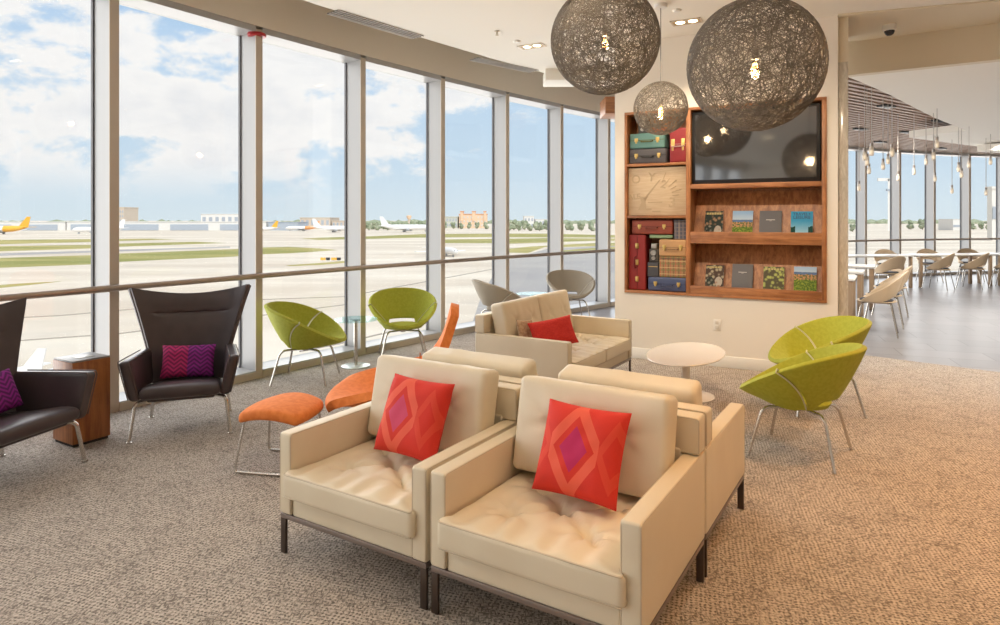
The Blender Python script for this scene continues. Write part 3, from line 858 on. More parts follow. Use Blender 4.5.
def pillow(name, label, m, hw, hh, T, loc, rz, tilt, roll, group, seed=1):
    """knife-edge cushion standing on its lower edge, leaning back by tilt"""
    bm = NB(); N_ = 26
    def sh(u, v, s):
        px, py = u * hw * (1 - .055 * (1 - v * v) * u * u), v * hh * (1 - .055 * (1 - u * u) * v * v)
        prof = max(0, (1 - u ** 4) * (1 - v ** 4)) ** .55
        w = .006 * noise.noise(Vector((u * 3 + seed, v * 3, s))) + .004 * sin(u * 17 + seed) * (abs(v) ** 5)
        return Vector((px, py, s * (T * prof + w * prof + .002)))
    for s in (-1, 1):
        add_grid(bm, [[sh(-1 + 2 * i / N_, -1 + 2 * j / N_, s) for j in range(N_ + 1)] for i in range(N_ + 1)])
    bmesh.ops.remove_doubles(bm, verts=bm.verts, dist=.0005)
    ed = [e for e in bm.edges if e.is_boundary]
    if ed: bmesh.ops.bridge_loops(bm, edges=ed)
    o = obj(name, bm, m, None, 75); tag(o, label, 'pillow', group)
    # local x across, local y up, local z towards the front
    R = Matrix.Rotation(rz, 3, 'Z') @ Matrix.Rotation(pi / 2 - tilt, 3, 'X') @ Matrix.Rotation(roll, 3, 'Z')
    o.rotation_euler = R.to_euler(); o.location = loc
    return o
def local(c, rz, x, y, z):
    q = Matrix.Rotation(rz, 3, 'Z') @ Vector((x, y, z)); return (c.x + q.x, c.y + q.y, q.z)
GP = 'red pillows on the cream seats'
pillow('throw_pillow', 'red pillow with a faded pink diamond on the front left armchair', REDPIL2, .185, .185, .06, local(p1, AU, .052, -.012, .608), AU, radians(24), radians(-1), GP, 1)
pillow('throw_pillow', 'red pillow with a magenta diamond on the nearest armchair', REDPIL, .185, .185, .06, local(p2, AU, .04, -.012, .608), AU, radians(24), radians(-1), GP, 5)
pillow('throw_pillow', 'plain red pillow on the two-seat sofa', REDPLAIN, .205, .13, .05, (.465, 5.665, .562), radians(14), radians(28), radians(9), GP, 9)
pillow('throw_pillow', 'tan pillow mostly hidden behind the plain red one on the sofa', TANPAT, .13, .11, .02, local(SO, SR, -.47, .078, .562), SR, radians(16), radians(-8), None, 12)

# ------------------------------------------------------------------ brown wing chairs
def wing_chair(label):
    t = thing('wing_chair', label, 'armchair', group='brown wing chairs')
    def wz(z):                                                  # half width of the back at a height
        return .262 + .170 * max(0, (z - .40) / .62) ** 1.15
    def back_pt(u, v):
        w0 = .60; z = .30 + .72 * v
        w = wz(z)
        z2 = z - .075 * v * v * (1 - u * u) * 1.0
        y = .215 + .20 * v - .13 * abs(u) ** 2.4 * (.35 + .65 * v) 
        crease = .042 * exp(-((z2 - .805 - .012 * u * u) / .012) ** 2) * (1 - smooth(.55, .8, abs(u)))
        belly = -.018 * exp(-((z2 - .90) / .06) ** 2) * (1 - abs(u) ** 2) - .012 * exp(-((z2 - .70) / .09) ** 2) * (1 - abs(u) ** 2)
        return Vector((u * w, y + crease + belly, z2))
    bm = NB(); nu, nv = 28, 60
    add_grid(bm, [[back_pt(-1 + 2 * i / nu, j / nv) for j in range(nv + 1)] for i in range(nu + 1)])
    b = mod_thick(obj('backrest', bm, BROWN, t, 60), .055, .02, 1.0 if False else 0, 4)
    bm = NB()
    edge = [back_pt(-1, j / 20) for j in range(21)] + [back_pt(-1 + 2 * i / 20, 1) for i in range(1, 21)] + [back_pt(1, 1 - j / 20) for j in range(1, 21)]
    add_tube(bm, [p + Vector((p.x * .006, .0, .003)) for p in edge], .005, 6)
    obj('welt', bm, BROWN_PIPE, b)
    for s in (-1, 1):
        def fa(x, y, z):
            q = (.29 - y) / .58; zt = (z + .14) / .28
            X = s * (x + .278 + .012 * q + zt * (.016 + .050 * q))
            Z = .285 + zt * (.275 + .015 * q) + (1 - zt) * .015 * (1 - q)
            Y = y - .035 - .02 * zt * q
            return X, Y, Z
        bm = NB(); add_soft(bm, (.036, .29, .14), .03, fa, (2, 12, 8))
        a = obj('armrest', bm, BROWN, t, 60)
        bm = NB()
        for xx in (-.034, .034):
            pts = [fa(xx, -.285, z) for z in (-.12, -.06, 0, .06, .115)] + [fa(xx, -.27, .137)] + [fa(xx, y, .139) for y in (-.2, -.1, 0, .1, .2)]
            add_tube(bm, pts, .0045, 6)
        obj('welt', bm, BROWN_PIPE, a)
    def fs(x, y, z):
        k = (.33 - y) / .66
        X = x * (.84 + .13 * k); Z = z + .240 + .108 * k + (.012 * (1 - (x / .29) ** 2) if z > 0 else 0)
        if k > .8: Z -= (.02 if z > 0 else -.0) * smooth(.8, 1, k)
        return X, y - .035, Z
    bm = NB(); add_soft(bm, (.276, .315, .048), .04, fs, (14, 14, 3)); obj('seat', bm, BROWN, t, 60)
    bm = NB(); add_soft(bm, (.22, .24, .02), .015, lambda x, y, z: (x, y, z - .11 * (y + .24)), (4, 4, 1), TR(0, -.05, .287)); obj('seat_base', bm, BROWN, t)
    for sx in (-1, 1):
        for (yt, yf) in ((-.16, -.30), (.17, .31)):
            xf = .326 if yf < 0 else .286
            bm = NB(); add_tube(bm, bend([(sx * .13, yt, .272), (sx * (xf - .05), (yt + yf) / 2 + (yf - yt) * .18, .268), (sx * (xf - .03), yf * .9, .245), (sx * xf, yf, .006)], .06, 6), .0125, 8)
            l = obj('leg', bm, CHROME, t)
            bm = NB(); add_lathe(bm, [(0, 0), (.018, 0), (.018, .007), (0, .009)], 12, TR(sx * xf, yf, 0)); obj('glide', bm, CHROME, l)
    return t
wc = wing_chair('dark brown leather wing chair with a purple pillow, standing before the windows')
W1, A1 = Vector((-2.366, 4.88)), radians(19.2)
wc.location = (*W1, 0); wc.rotation_euler = (0, 0, A1)
W2 = Vector((-3.03, 3.90))
A2 = atan2(.97, .22)
wc2 = dup(wc, (*W2, 0), A2, 'dark brown leather wing chair cut off by the left edge, beside the wood block table', 'brown wing chairs')
GPP = 'purple herringbone pillows'
pillow('lumbar_pillow', 'magenta and purple herringbone pillow on the wing chair by the windows', PURPLE, .188, .125, .045, local(W1, A1, .005, .08, .470), A1, radians(20), radians(-2), GPP, 3)
pillow('lumbar_pillow', 'purple herringbone pillow on the wing chair at the left edge', PURPLE, .188, .125, .045, local(W2, A2, .0, .07, .478), A2, radians(20), radians(6), GPP, 6)

# wood block table
bt = thing('block_table', 'solid red-brown wood block table with a grey top, between the wing chairs', 'side table', (-2.95, 4.565, 0), atan2(.86, .51))
bm = NB(); add_box(bm, (-.125, -.132, .02), (.125, .132, .575), None, .004); obj('body', bm, CUBEW, bt)
bm = NB(); add_box(bm, (-.115, -.12, 0), (.115, .12, .02)); obj('plinth', bm, DARKGAP, bt)
bm = NB(); add_box(bm, (-.122, -.129, .575), (.122, .129, .587), None, .002); tp = obj('top_slab', bm, STEEL_TOP, bt)
bm = NB(); add_box(bm, (-.05, -.06, .5868), (.05, .03, .590), None, .001); obj('inset', bm, mat('pale inset', (.55, .54, .52), .3), tp)

# ------------------------------------------------------------------ tub chairs
def tub_chair(name, label, m, seam, group):
    t = thing(name, label, 'chair', group=group)
    def rim(a): return Vector((.372 * cos(a), .375 * sin(a), .570 + .175 * sin(a) + .055 * cos(a) ** 2))
    def ring(a): return Vector((.20 * cos(a), .20 * sin(a) - .02, .345 + .012 * (1 - sin(a)) * .5))
    def wall(a, q):
        p, r = ring(a), rim(a); b = p.lerp(r, q)
        bul = .010 * sin(pi * q); d = Vector((cos(a), sin(a), -.35))
        return b + d * bul
    NT = 64; a0, a1 = radians(8), radians(172)
    angs = [2 * pi * i / NT for i in range(NT)]
    SE = lambda q: radians(-8 + 38 * (1 - q))                    # slanting seam
    qs = [i / 9 for i in range(10)]
    bm = NB()                                                   # seat: disc plus the front part of the wall
    rows = []
    na = 40
    for i in range(na + 1):
        row = []
        for q in qs:
            s0 = SE(q); lo, hi = pi - s0, 2 * pi + s0
            row.append(wall(lo + (hi - lo) * i / na, q))
        rows.append(row)
    add_grid(bm, rows)
    disc = []
    nd = 56
    for i in range(nd):
        a = 2 * pi * i / nd; e = ring(a)
        disc.append([Vector((e.x * k, (e.y + .02) * k - .02, .378 + (e.z - .378) * k ** 4 - .004 * (1 - k * k))) for k in (.02, .25, .5, .75, .92, 1.0)])
    add_grid(bm, disc, True)
    bmesh.ops.remove_doubles(bm, verts=bm.verts, dist=.004)
    mod_thick(obj('seat', bm, m, t, 60), .034, .013, 0, 4)
    bm = NB(); rows = []
    nb_ = 44
    for i in range(nb_ + 1):
        f = i / nb_
        row = []
        for j in range(11):
            qlo = .015 + .15 * smooth(.06, .22, f) * (1 - smooth(.78, .94, f))   # opening between seat and back
            q = qlo + (1 - qlo) * j / 10
            s0 = SE(q) + .03; a = s0 + (pi - 2 * s0) * f
            row.append(wall(a, q))
        rows.append(row)
    add_grid(bm, rows)
    mod_thick(obj('backrest', bm, m, t, 60), .034, .013, 0, 4)
    for s in (0, 1):
        bm = NB(); pts = []
        for q in [i / 10 for i in range(11)]:
            a = SE(q) + .015
            if s: a = pi - a
            pts.append(wall(a, q))
        n_ = Vector((cos(a), sin(a), -.3)).normalized() * .018
        lp = [p + n_ for p in pts] + [pts[-1] + Vector((0, 0, .014))] + [p - n_ for p in pts[::-1]]
        add_tube(bm, lp, .0055, 6); obj('seam_welt', bm, seam, t)
    for sx in (-1, 1):
        for sy in (-1, 1):
            bm = NB(); add_tube(bm, bend([(sx * .02, sy * .02, .305), (sx * .165, sy * .165, .315), (sx * .195, sy * .195, .28), (sx * .258, sy * .258, .002)], .05, 6), .0105, 8)
            obj('leg', bm, CHROME, t)
    bm = NB(); add_lathe(bm, [(0, .285), (.03, .285), (.035, .30), (.05, .335), (0, .337)], 16); obj('swivel_hub', bm, CHROME, t)
    return t
def face(dx, dy): return atan2(dx, -dy)                         # rotation so that the front (-y) looks along (dx, dy)
GG = 'lime green tub chairs'; GT = 'taupe tub chairs'
g = tub_chair('tub_chair', 'lime green tub chair left of the glass table at the windows', GREEN, SEAM, GG)
g.location = (-1.88, 6.28, 0); g.rotation_euler = (0, 0, face(1, 0))
dup(g, (-1.10, 7.33, 0), face(.22, -.97), 'lime green tub chair right of the glass table at the windows', GG)
dup(g, (2.0, 4.31, 0), face(-.78, .62), 'nearest lime green tub chair, at the right, seen from behind', GG)
dup(g, (2.62, 5.33, 0), face(-.995, .08), 'lime green tub chair behind the nearest one, in front of the shelf wall', GG)
tt = tub_chair('tub_chair', 'taupe tub chair behind the sofa, its back to the windows at left', TAUPE, TAUPE_SEAM, GT)
tt.location = (.0, 8.80, 0); tt.rotation_euler = (0, 0, face(.9, .30))
dup(tt, (1.10, 10.10, 0), face(.15, -.98), 'taupe tub chair at the far end of the windows, right of its glass table', GT)

def glass_table(label, loc):
    t = thing('glass_table', label, 'table', loc, 0, 'round glass tables')
    bm = NB(); add_lathe(bm, [(0, .490), (.226, .490), (.228, .496), (.226, .502), (0, .502)], 48); obj('tabletop', bm, TGLASS, t)
    bm = NB(); add_lathe(bm, [(0, .012), (.02, .012), (.02, .484), (.06, .484), (.06, .490), (0, .490)], 20); obj('pole', bm, CHROME, t)
    bm = NB(); add_lathe(bm, [(0, 0), (.15, 0), (.152, .008), (.14, .013), (0, .014)], 40); obj('base', bm, mat('pale disc base', (.62, .68, .66), .25, .3), t)
    return t
gt = glass_table('round glass table between the two lime green chairs at the windows', (-1.53, 6.86, 0))
dup(gt, (.46, 9.28, 0), 0, 'round glass table between the two taupe chairs')

# white oval pedestal table
ot = thing('pedestal_table', 'white oval pedestal table in front of the sofa', 'coffee table', (1.64, 5.70, 0), radians(60))
bm = NB(); add_lathe(bm, [(0, .355), (.27, .356), (.312, .366), (.32, .374), (.316, .380), (0, .381)], 64, None, 1.72, 1.0); obj('tabletop', bm, LAQ, ot)
bm = NB(); add_lathe(bm, [(0, 0), (.235, 0), (.24, .006), (.20, .016), (.10, .034), (.05, .07), (.034, .14), (.034, .24), (.05, .32), (.10, .352), (.11, .357), (0, .357)], 48); obj('pedestal', bm, LAQ, ot)

# ------------------------------------------------------------------ orange lounge chair and footstool
oc = thing('lounge_chair', 'orange moulded lounge chair turned side-on behind the cream armchairs', 'armchair', (-.76, 4.46, 0), face(-1, -.06))
def womb(u, v):
    def lerp_t(tab, x):                                         # Catmull-Rom through the table
        n = len(tab)
        for i in range(n - 1):
            if x <= tab[i + 1][0] or i == n - 2:
                x0, y0 = tab[i]; x1, y1 = tab[i + 1]; h = x1 - x0; t = max(0, min(1, (x - x0) / h))
                m0 = (tab[i + 1][1] - tab[i - 1][1]) / (tab[i + 1][0] - tab[i - 1][0]) if i else (y1 - y0) / h
                m1 = (tab[i + 2][1] - y0) / (tab[i + 2][0] - x0) if i < n - 2 else (y1 - y0) / h
                return (2 * t ** 3 - 3 * t * t + 1) * y0 + (t ** 3 - 2 * t * t + t) * h * m0 + (3 * t * t - 2 * t ** 3) * y1 + (t ** 3 - t * t) * h * m1
    y = lerp_t([(0, -.40), (.12, -.36), (.4, .02), (.58, .29), (.8, .375), (1, .45)], v)
    z = lerp_t([(0, .33), (.12, .36), (.4, .30), (.58, .37), (.8, .68), (1, .965)], v)
    w = lerp_t([(0, .24), (.12, .33), (.4, .40), (.58, .38), (.8, .27), (1, .20)], v)
    lift = lerp_t([(0, -.015), (.12, .015), (.4, .17), (.58, .16), (.8, .0), (1, -.05)], v)
    fwd = lerp_t([(0, .06), (.12, .04), (.4, .0), (.58, -.06), (.8, -.012), (1, .0)], v)
    a = abs(u)
    return Vector((u * w, y + fwd * a ** 2.2, z + lift * a ** 2.4))
bm = NB(); nu, nv = 30, 60
add_grid(bm, [[womb(-1 + 2 * i / nu, j / nv) for j in range(nv + 1)] for i in range(nu + 1)])
sh_ = mod_thick(obj('shell', bm, ORANGE, oc, 60), .058, .022, 0, 4); sh_.modifiers['thick'].use_even_offset = False
for s in (-1, 1):
    bm = NB(); add_tube(bm, [womb(s * k, .46 + .10 * k) + Vector((0, -.028, .033)) for k in [i / 12 for i in range(13)]], .004, 6); obj('seam', bm, ORANGE_SEAM, oc)
for s in (-1, 1):
    bm = NB(); add_tube(bm, bend([(s * .16, -.14, .29), (s * .24, -.30, .006), (s * .24, .34, .006), (s * .18, .20, .34)], .05, 6), .009, 8); obj('leg', bm, CHROME, oc)
bm = NB(); add_tube(bm, [(-.16, -.14, .285), (.16, -.14, .285)], .009, 8); add_tube(bm, [(-.17, .16, .29), (.17, .16, .29)], .009, 8); obj('cross_bar', bm, CHROME, oc)

fs_ = thing('footstool', 'orange upholstered footstool on thin steel sled legs', 'footstool', (-1.385, 4.12, 0), radians(-10))
def ott(x, y, z):
    k = 1 - .16 * (abs(x) / .25) ** 2 * (abs(y) / .24) ** 2
    Z = z + .365 - .045 * (x / .24) ** 2 + .02 * (y / .24) ** 2 * 0 + (.015 * (1 - (x / .26) ** 2) * (1 - (y / .26) ** 2) if z > 0 else 0)
    f = sqrt(max(0, 1 - .30 * (y / .24) ** 2)); g_ = sqrt(max(0, 1 - .28 * (x / .24) ** 2))
    return x * f, y * g_, Z
bm = NB(); add_soft(bm, (.222, .222, .03), .028, ott, (14, 12, 1)); obj('seat', bm, ORANGE, fs_, 70)
for s in (-1, 1):
    bm = NB(); add_tube(bm, bend([(-.17, s * .15, .318), (-.21, s * .20, .008), (.21, s * .20, .008), (.17, s * .15, .318)], .03, 5), .0075, 8)
    obj('leg', bm, CHROME, fs_)
bm = NB()
for s in (-1, 1): add_tube(bm, [(s * .165, -.15, .305), (s * .165, .15, .305)], .0075, 8)
obj('cross_bar', bm, CHROME, fs_)

# ------------------------------------------------------------------ fibre globe pendants
def fibre_globe(name, label, R, loc, nf, seed, wr, group, bulb='clear'):
    t = thing(name, label, 'pendant light', loc, 0, group)
    rnd = random.Random(seed); bm = NB()
    for i in range(nf):
        ax = Vector((rnd.gauss(0, 1), rnd.gauss(0, 1), rnd.gauss(0, 1))).normalized()
        e1 = ax.orthogonal().normalized(); e2 = ax.cross(e1)
        off = rnd.uniform(-.93, .93); rr = sqrt(1 - off * off)
        ph = rnd.uniform(0, 6.28); fr = rnd.choice((3, 4, 5, 7, 9)); am = rnd.uniform(.03, .12)
        n = max(14, int(60 * rr)); pts = []
        for k in range(n):
            a = 2 * pi * k / n
            o2 = off + am * sin(fr * a + ph)
            p = (e1 * cos(a) + e2 * sin(a)) * rr + ax * o2
            pts.append(p.normalized() * R * (1 + rnd.uniform(-.004, .004)))
        V = []
        for k in range(n):
            tdir = (pts[(k + 1) % n] - pts[k - 1]).normalized(); nn = pts[k].normalized(); sd_ = tdir.cross(nn)
            V.append([bm.verts.new(pts[k] + sd_ * wr), bm.verts.new(pts[k] - sd_ * wr * .7 + nn * wr), bm.verts.new(pts[k] - sd_ * wr * .7 - nn * wr)])
        for k in range(n):
            a, b = V[k], V[(k + 1) % n]
            for q in range(3): bm.faces.new((a[q], a[(q + 1) % 3], b[(q + 1) % 3], b[q]))
    sh = obj('fibre_shade', bm, FIBRE, t, 0, recalc=False)
    bm = NB(); add_tube(bm, [(R * .22 * cos(a) , R * .22 * sin(a), R * .965) for a in [2 * pi * i / 28 for i in range(28)]], wr * 1.6, 5, closed=True); obj('opening_ring', bm, FIBRE, sh)
    h = Z_CEIL - loc[2]
    bm = NB(); add_tube(bm, [(0, 0, .08), (0, 0, h - .02)], .0045, 6); obj('cord', bm, CORDM, t)
    bm = NB(); add_lathe(bm, [(0, h - .035), (.055, h - .035), (.06, h - .03), (.06, h), (0, h)], 24); obj('ceiling_canopy', bm, mat('white canopy', (.75, .72, .68), .4), t)
    bm = NB(); add_lathe(bm, [(0, .10), (.018, .095), (.02, .06), (.019, .03), (0, .03)], 16); obj('lamp_socket', bm, mat('lamp socket', (.30, .26, .22), .4, .5), t)
    br = .058 if R < .3 else .045
    bm = NB(); add_lathe(bm, [(.014, .035), (.018, .02), (br * .7, -.005 - br * .25), (br, -br * .95), (br * .8, -br * 1.65), (br * .4, -br * 1.95), (0, -br * 2.02)], 24)
    gb = obj('bulb', bm, BULBG, t, 60)
    bm = NB()
    for i in range(5):
        a = 2 * pi * i / 5; add_tube(bm, [(.008 * cos(a), .008 * sin(a), .01), (.02 * cos(a), .02 * sin(a), -.025), (.016 * cos(a + .6), .016 * sin(a + .6), -.065)], .0022, 5)
    obj('filament', bm, FIL, gb)
    lp = bpy.data.lights.new('bulb_light', 'POINT'); lp.energy = 14 if R > .3 else 6; lp.color = (1, .72, .42); lp.shadow_soft_size = .03
    lo = bpy.data.objects.new('bulb_light', lp); COL.objects.link(lo); lo.parent = t; lo.location = (0, 0, -.03)
    return t
GL = 'fibre globe pendants'
fibre_globe('globe_pendant', 'large fibre globe pendant left of centre, touching the top edge', .395, (.77, 4.75, 2.87), 270, 4, .0017, GL)
fibre_globe('globe_pendant', 'largest fibre globe pendant, hanging in front of the television', .372, (1.447, 3.67, 2.43), 290, 9, .0014, GL)
fibre_globe('globe_pendant', 'smallest fibre globe pendant with a clear round bulb, on a long cord', .246, (1.49, 6.0, 2.585), 115, 17, .0016, GL)

# ------------------------------------------------------------------ ceiling fixtures
def ceil_pt(px, py, z=Z_CEIL): return ground(px, py, z)
LENSG = 'twin recessed downlights'
def downlight(label, loc, rz, group=LENSG):
    t = thing('downlight', label, 'ceiling light', loc, rz, group)
    bm = NB(); 
    add_box(bm, (-.15, -.085, -.008), (.15, -.068, 0)); add_box(bm, (-.15, .068, -.008), (.15, .085, 0)); add_box(bm, (-.15, -.085, -.008), (-.133, .085, 0)); add_box(bm, (.133, -.085, -.008), (.15, .085, 0))
    obj('trim_frame', bm, mat('downlight trim', (.62, .52, .40), .4), t)
    bm = NB(); add_box(bm, (-.134, -.07, -.004), (.134, .07, 0)); obj('recess', bm, mat('downlight recess', (.55, .40, .24), .5), t)
    for s in (-1, 1):
        bm = NB(); add_lathe(bm, [(0, -.0065), (.042, -.0065), (.046, -.004), (0, -.004)], 20, TR(s * .062, 0, 0)); obj('lens', bm, LAMPE, t)
    return t
p = ceil_pt(532, 46)
dl = downlight('twin downlight left of the large globe pendant, near the windows', (p.x, p.y, Z_CEIL), radians(-28))
p = ceil_pt(686.5, 21.5); dup(dl, (p.x, p.y, Z_CEIL), radians(-28), 'twin downlight between the two largest globe pendants')

def vent(label, a, b):
    a, b = Vector(a), Vector(b); d = b - a; L = d.length
    t = thing('ceiling_vent', label, 'air vent', (*((a + b) / 2), Z_CEIL), atan2(d.y, d.x), 'slot vents')
    bm = NB(); add_box(bm, (-L / 2, -.085, -.004), (L / 2, .085, 0)); obj('slot_recess', bm, mat('vent dark slot', (.10, .09, .08), .6), t)
    for y in (-.085, -.04, .005, .05, .08):
        bm = NB(); add_box(bm, (-L / 2, y - .006, -.010), (L / 2, y + .008, -.003)); obj('blade', bm, mat('vent blade', (.42, .38, .34), .5), t)
q0, q1 = ceil_pt(331, 12), ceil_pt(418, 37); vent('long slot vent in the ceiling at the upper left', (q0.x + .02, q0.y - .02), (q1.x, q1.y))
q0, q1 = ceil_pt(474, 58.5), ceil_pt(534, 71); vent('slot vent in the ceiling nearer the shelf wall', (q0.x, q0.y), (q1.x, q1.y))

for (px, py, lb) in ((497, 31, 'brass sprinkler head in the ceiling left of the downlight'),):
    p = ceil_pt(px, py); t = thing('sprinkler_head', lb, 'sprinkler', (p.x, p.y, Z_CEIL))
    bm = NB(); add_lathe(bm, [(0, 0), (.028, 0), (.028, -.005), (.008, -.008), (.008, -.03), (0, -.03)], 16); obj('escutcheon', bm, mat('sprinkler metal', (.45, .36, .24), .4, .6), t)
    bm = NB(); add_lathe(bm, [(0, -.045), (.018, -.045), (.018, -.042), (0, -.042)], 12); add_tube(bm, [(.008, 0, -.028), (.008, 0, -.044)], .002, 5); add_tube(bm, [(-.008, 0, -.028), (-.008, 0, -.044)], .002, 5)
    obj('deflector', bm, mat('sprinkler metal', (.45, .36, .24), .4, .6), t)
for (px, py, lb) in ((517, 41, 'small white ceiling sensor beside the left twin downlight'), (677, 10, 'small white ceiling sensor above the right twin downlight')):
    p = ceil_pt(px, py); bm = NB(); add_lathe(bm, [(0, 0), (.04, 0), (.04, -.006), (.03, -.016), (0, -.018)], 20, TR(p.x, p.y, Z_CEIL))
    tag(obj('ceiling_sensor', bm, WHITE), lb, 'sensor', 'ceiling sensors')

p = ceil_pt(889.5, 25, 3.535)
t = thing('dome_camera', 'white security dome camera with a dark lens bubble on the side ceiling', 'security camera', (p.x, p.y, 3.535))
bm = NB(); add_lathe(bm, [(0, 0), (.062, 0), (.064, -.03), (.060, -.055), (.05, -.06), (0, -.06)], 28); obj('housing', bm, WHITE, t)
bm = NB(); add_lathe(bm, [(.048, -.055), (.046, -.075), (.036, -.095), (.02, -.106), (0, -.11)], 24); obj('lens_bubble', bm, mat('smoked bubble', (.03, .03, .035), .08), t)

# red alarm beacon under the window head at the third mullion
kk = 3; bp = WP[3] + wout(3) * .05 - wdir(3) * .03
t = thing('alarm_beacon', 'round red alarm beacon under the window head', 'alarm', (bp.x, bp.y, Z_HEAD - .03))
bm = NB(); add_lathe(bm, [(0, 0), (.085, 0), (.09, -.012), (.086, -.03), (.05, -.036), (0, -.036)], 28); obj('housing', bm, REDP, t)
bm = NB(); add_lathe(bm, [(0, -.075), (.03, -.07), (.04, -.055), (.042, -.035), (0, -.035)], 20); obj('strobe_lens', bm, mat('strobe lens', (.8, .78, .78), .2), t)

# ------------------------------------------------------------------ dining area
def dining_chair():
    t = thing('dining_chair', 'beige moulded dining chair with a charcoal seat pad', 'chair', group='beige dining chairs')
    def bk(a, q):
        s = max(0, sin(a)); f = max(0, -sin(a))
        zt = .60 + .22 * s ** 1.3 - .13 * f * 1.4; zb = .455 + .105 * s ** 2
        r = .235 + .055 * q * s + .02 * q
        return Vector((r * cos(a) * 1.03, r * sin(a), zb + (max(zt, zb + .02) - zb) * q))
    bm = NB(); rows = []
    for i in range(31):
        a = radians(-42 + 264 * i / 30); rows.append([bk(a, j / 6) for j in range(7)])
    add_grid(bm, rows); mod_thick(obj('backrest', bm, BEIGESH, t, 60), .014, .004, 0, 2)
    bm = NB(); add_lathe(bm, [(0, .43), (.20, .435), (.238, .452), (.236, .462), (0, .455)], 28); obj('seat', bm, BEIGESH, t)
    bm = NB(); add_lathe(bm, [(0, .456), (.195, .460), (.205, .470), (.19, .482), (0, .486)], 24); obj('seat_pad', bm, SEATPAD, t)
    for sx in (-1, 1):
        for sy in (-1, 1):
            bm = NB(); add_tube(bm, bend([(sx * .05, sy * .12, .425), (sx * .17, sy * .17, .43), (sx * .235, sy * .25, 0)], .04, 4), .010, 7); obj('leg', bm, CHROME, t)
    return t
def dining_table(label, loc, rz, L, W, group):
    t = thing('dining_table', label, 'table', loc, rz, group)
    bm = NB(); add_box(bm, (-L / 2, -W / 2, .715), (L / 2, W / 2, .745), None, .004); obj('tabletop', bm, mat('white laminate', (.78, .77, .75), .3), t)
    for sx in (-1, 1):
        for sy in (-1, 1):
            bm = NB(); add_box(bm, (sx * (L / 2 - .05) - .03, sy * (W / 2 - .05) - .03, 0), (sx * (L / 2 - .05) + .03, sy * (W / 2 - .05) + .03, .715), None, .003); obj('leg', bm, mat('tan table leg', (.40, .28, .18), .4), t)
    bm = NB(); add_box(bm, (-L / 2 + .08, -.02, .69), (L / 2 - .08, .02, .715)); obj('under_rail', bm, mat('tan table leg', (.40, .28, .18), .4), t)
    return t
dc = dining_chair(); dc['label'] = 'nearest beige dining chair at the end of the shelf wall, facing its white table'
row = [(5.12, 8.80), (5.63, 9.50), (6.39, 10.60)]
dc.location = (*row[0], 0); dc.rotation_euler = (0, 0, face(-.85, .53))
GD = 'beige dining chairs'
dup(dc, (*row[1], 0), face(-.85, .53), 'second beige dining chair in the row behind the shelf wall', GD)
dup(dc, (*row[2], 0), face(-.85, .53), 'third beige dining chair in the row, farthest from the lounge', GD)
GTB = 'small white dining tables'
dt = dining_table('nearest small white dining table, half hidden by the shelf wall', (4.70, 9.29, 0), AU, .72, .7, GTB)
dup(dt, (5.44, 10.40, 0), AU, 'second small white dining table, between the first and third chairs of the row', GTB)
dup(dt, (6.28, 11.55, 0), AU, 'third small white dining table, deepest of the short row', GTB)
GLB = 'long white tables along the dining windows'
d0 = Vector((.97, .24)); A0 = atan2(d0.y, d0.x)
for i, (x, lb) in enumerate(((8.4, 'long white table by the dining windows, leftmost of the line'), (10.55, 'long white table by the dining windows, in the middle of the line'), (12.7, 'long white table by the dining windows at the right edge'))):
    y = 15.3 + (x - 10.55) * .20
    if i == 0: lt = dining_table(lb, (x, y, 0), atan2(.2, 1), 2.02, .62, GLB)
    else: dup(lt, (x, y, 0), atan2(.2, 1), lb, GLB)
spots = [(9.82, 14.50, 'beige chair on the near side of the window tables, leftmost of three'), (10.72, 14.68, 'beige chair on the near side of the window tables, middle of three'),
         (11.62, 14.86, 'beige chair on the near side of the window tables at the right edge')]
for x, y, lb in spots: dup(dc, (x, y, 0), face(-.62, .78), lb, GD)
for x, y, lb in ((9.55, 15.98, 'beige chair on the window side of the long tables, behind the left near chair'), (10.75, 16.2, 'beige chair on the window side of the long tables, behind the middle near chair'),
                 (11.95, 16.45, 'beige chair on the window side of the long tables, behind the right near chair')):
    dup(dc, (x, y, 0), face(-.35, -.93), lb, GD)
dup(dc, (8.05, 13.4, 0), face(-.2, .98), 'beige dining chair seen from behind beyond the short row of tables', GD)
dup(dc, (8.15, 15.75, 0), face(-.35, -.93), 'beige chair on the window side of the leftmost long table', GD)

GPB = 'small bulb pendants over the dining tables'
def bulb_pendant(label, px, py, Y):
    z = CAM_H + (HZ - py) / F * Y; x = (px - 500) / F * Y; h = 3.50 - z
    t = thing('bulb_pendant', label, 'pendant light', (x, Y, z), 0, GPB)
    bm = NB(); add_lathe(bm, [(0, -.055), (.022, -.05), (.030, -.02), (.03, .02), (.022, .06), (.014, .08), (0, .08)], 14); b = obj('glass_bulb', bm, mat('milky bulb glass', (.80, .74, .66), .15, Alpha=.7), t)
    bm = NB(); add_lathe(bm, [(0, -.03), (.014, -.02), (.016, .01), (0, .03)], 10); obj('filament', bm, emit('small bulb glow', (1, .78, .5), 2.5), b)
    bm = NB(); add_lathe(bm, [(0, .075), (.02, .075), (.02, .12), (0, .125)], 10); obj('socket', bm, mat('small socket', (.35, .32, .3), .4, .5), t)
    bm = NB(); add_tube(bm, [(0, 0, .12), (0, 0, h)], .006, 5); obj('cord', bm, mat('pale cord', (.5, .46, .43), .5), t)
